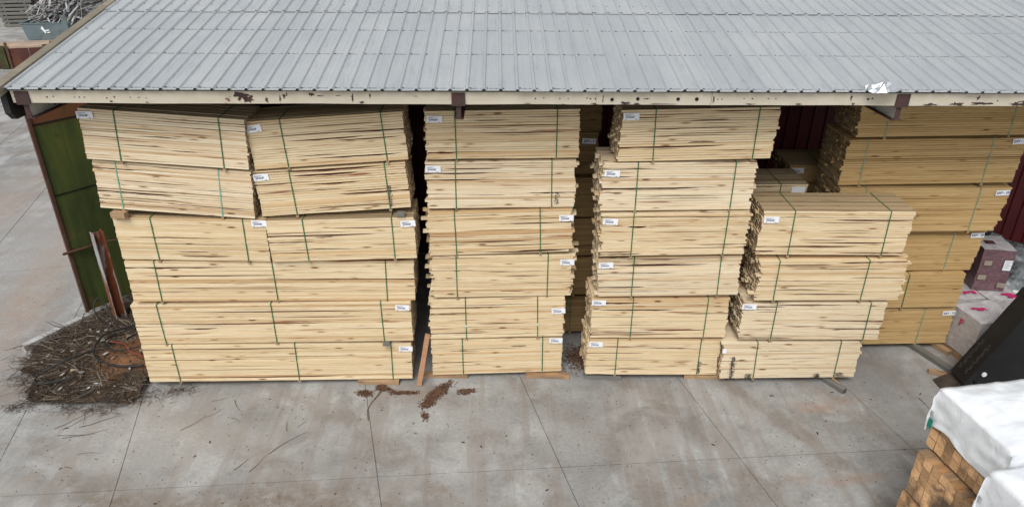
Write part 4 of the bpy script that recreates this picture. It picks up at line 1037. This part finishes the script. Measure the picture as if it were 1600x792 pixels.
for x0, x1 in ((-1.35,-1.62),(1.30,1.55)):
    m = MB(); s = .04; m.hexa([(x0,.05,0),(x0+s,.05,0),(x0+s,1.8,0),(x0,1.8,0),(x1,.05,1.05),(x1+s,.05,1.05),(x1+s,1.8,1.05),(x1,1.8,1.05)]); m.build('end_plate', DUMP, du)
m = MB(); m.box((-1.68,-.04,1.05),(1.62,.06,1.12)); m.box((-1.68,1.79,1.05),(1.62,1.89,1.12)); m.box((-1.70,.06,1.05),(-1.60,1.79,1.12)); m.box((1.52,.06,1.05),(1.62,1.79,1.12)); m.build('rim', DUMP, du)
m = MB(); m.box((1.15,-.08,0),(1.50,-.005,1.6)); m.build('corner_post', DUMP, du)
m = MB(); m.poly([(-.35,-.004,.75),(-.22,-.004,.90),(-.05,-.004,.45),(-.12,-.004,.40)]); m.poly([(-.15,-.004,.62),(.18,-.004,.66),(.15,-.004,.58),(-.15,-.004,.54)]); m.poly([(0,-.004,.48),(.2,-.004,.52),(.2,-.004,.45),(0,-.004,.42)]); m.build('white_mark', PAPER, du)
SCRAP = tinted('scrap_strips', [(.10,.085,.065),(.17,.15,.125),(.27,.26,.25),(.40,.41,.42),(.52,.53,.55)], .7, 6)
m = MB()
def strip(x, y, z, ln, az, el, w, tv):
    d = Vector((math.cos(az)*math.cos(el), math.sin(az)*math.cos(el), math.sin(el))); c = Vector((x,y,z))
    q = d.to_track_quat('X','Z').to_matrix().to_4x4(); M = Matrix.Translation(c) @ q
    m.box((-ln/2,-w/2,-w*.2),(ln/2,w/2,w*.2), t=(tv,0,0,1), M=M)
for _ in range(240): strip(-26.6+rng.gauss(0,.7), 46.6+rng.uniform(-.5,.6), 1.0+abs(rng.gauss(0,.75)), rng.uniform(.8,2.8), rng.gauss(.5,.8), rng.gauss(.45,.5), rng.uniform(.04,.13), rng.uniform(.3,1))
tag(m.build('scrap_strips', SCRAP), 'tangle of pale scrap strips spilling out of the bin', 'scrap', kind='stuff')
m = MB()
for _ in range(420):
    u = rng.random(); x = -25.5+u*6+rng.gauss(0,1); y = 50+u*7+rng.gauss(0,1.6); z = abs(rng.gauss(0,.75))*(1.4-.5*abs(u-.5))
    strip(x, y, z+.1, rng.uniform(1.0,4.5), rng.gauss(.6,.7), rng.gauss(0.15,.35), rng.uniform(.06,.22), rng.random()**1.2)
tag(m.build('scrap_heap', SCRAP), 'long heap of scrap boards and pipes behind the bin', 'scrap', kind='stuff')
m = MB(); m.box((-.9,-.5,0),(.9,.6,.12)); m.box((-.85,-.45,.14),(.85,.55,.9)); m.box((-.9,-.5,.92),(.9,.6,1.0))
tag(m.build('crate_stack', GREY, None, False, (-36.0,54.0,0), (0,0,R(10))), 'grey crate at the far left edge of the yard', 'crate')
m = MB()
for i in range(5): m.box((-1.4,-.5,i*.36),(1.4,.6,i*.36+.30), t=(rng.random(),0,0,1), te=(.5,1,0,1))
tag(m.build('dark_timbers', GREY, None, False, (-28.6,52.5,0), (0,0,R(60))), 'dark timbers piled beside the tall grey stack', 'timber stack')
m = MB(); m.box((-3.5,-1.2,.1),(3.5,1.2,2.6)); m.box((-3.5,-1.26,.1),(-3.42,-1.2,2.6)); m.box((3.42,-1.26,.1),(3.5,-1.2,2.6))
for k in range(20): m.box((-3.3+k*.34,-1.24,.2),(-3.14+k*.34,-1.2,2.5))
tag(m.build('rust_container', RUSTP, None, False, (-36.5,61.0,0), (0,0,R(5))), 'rust-red ribbed container at the far back of the yard', 'container')
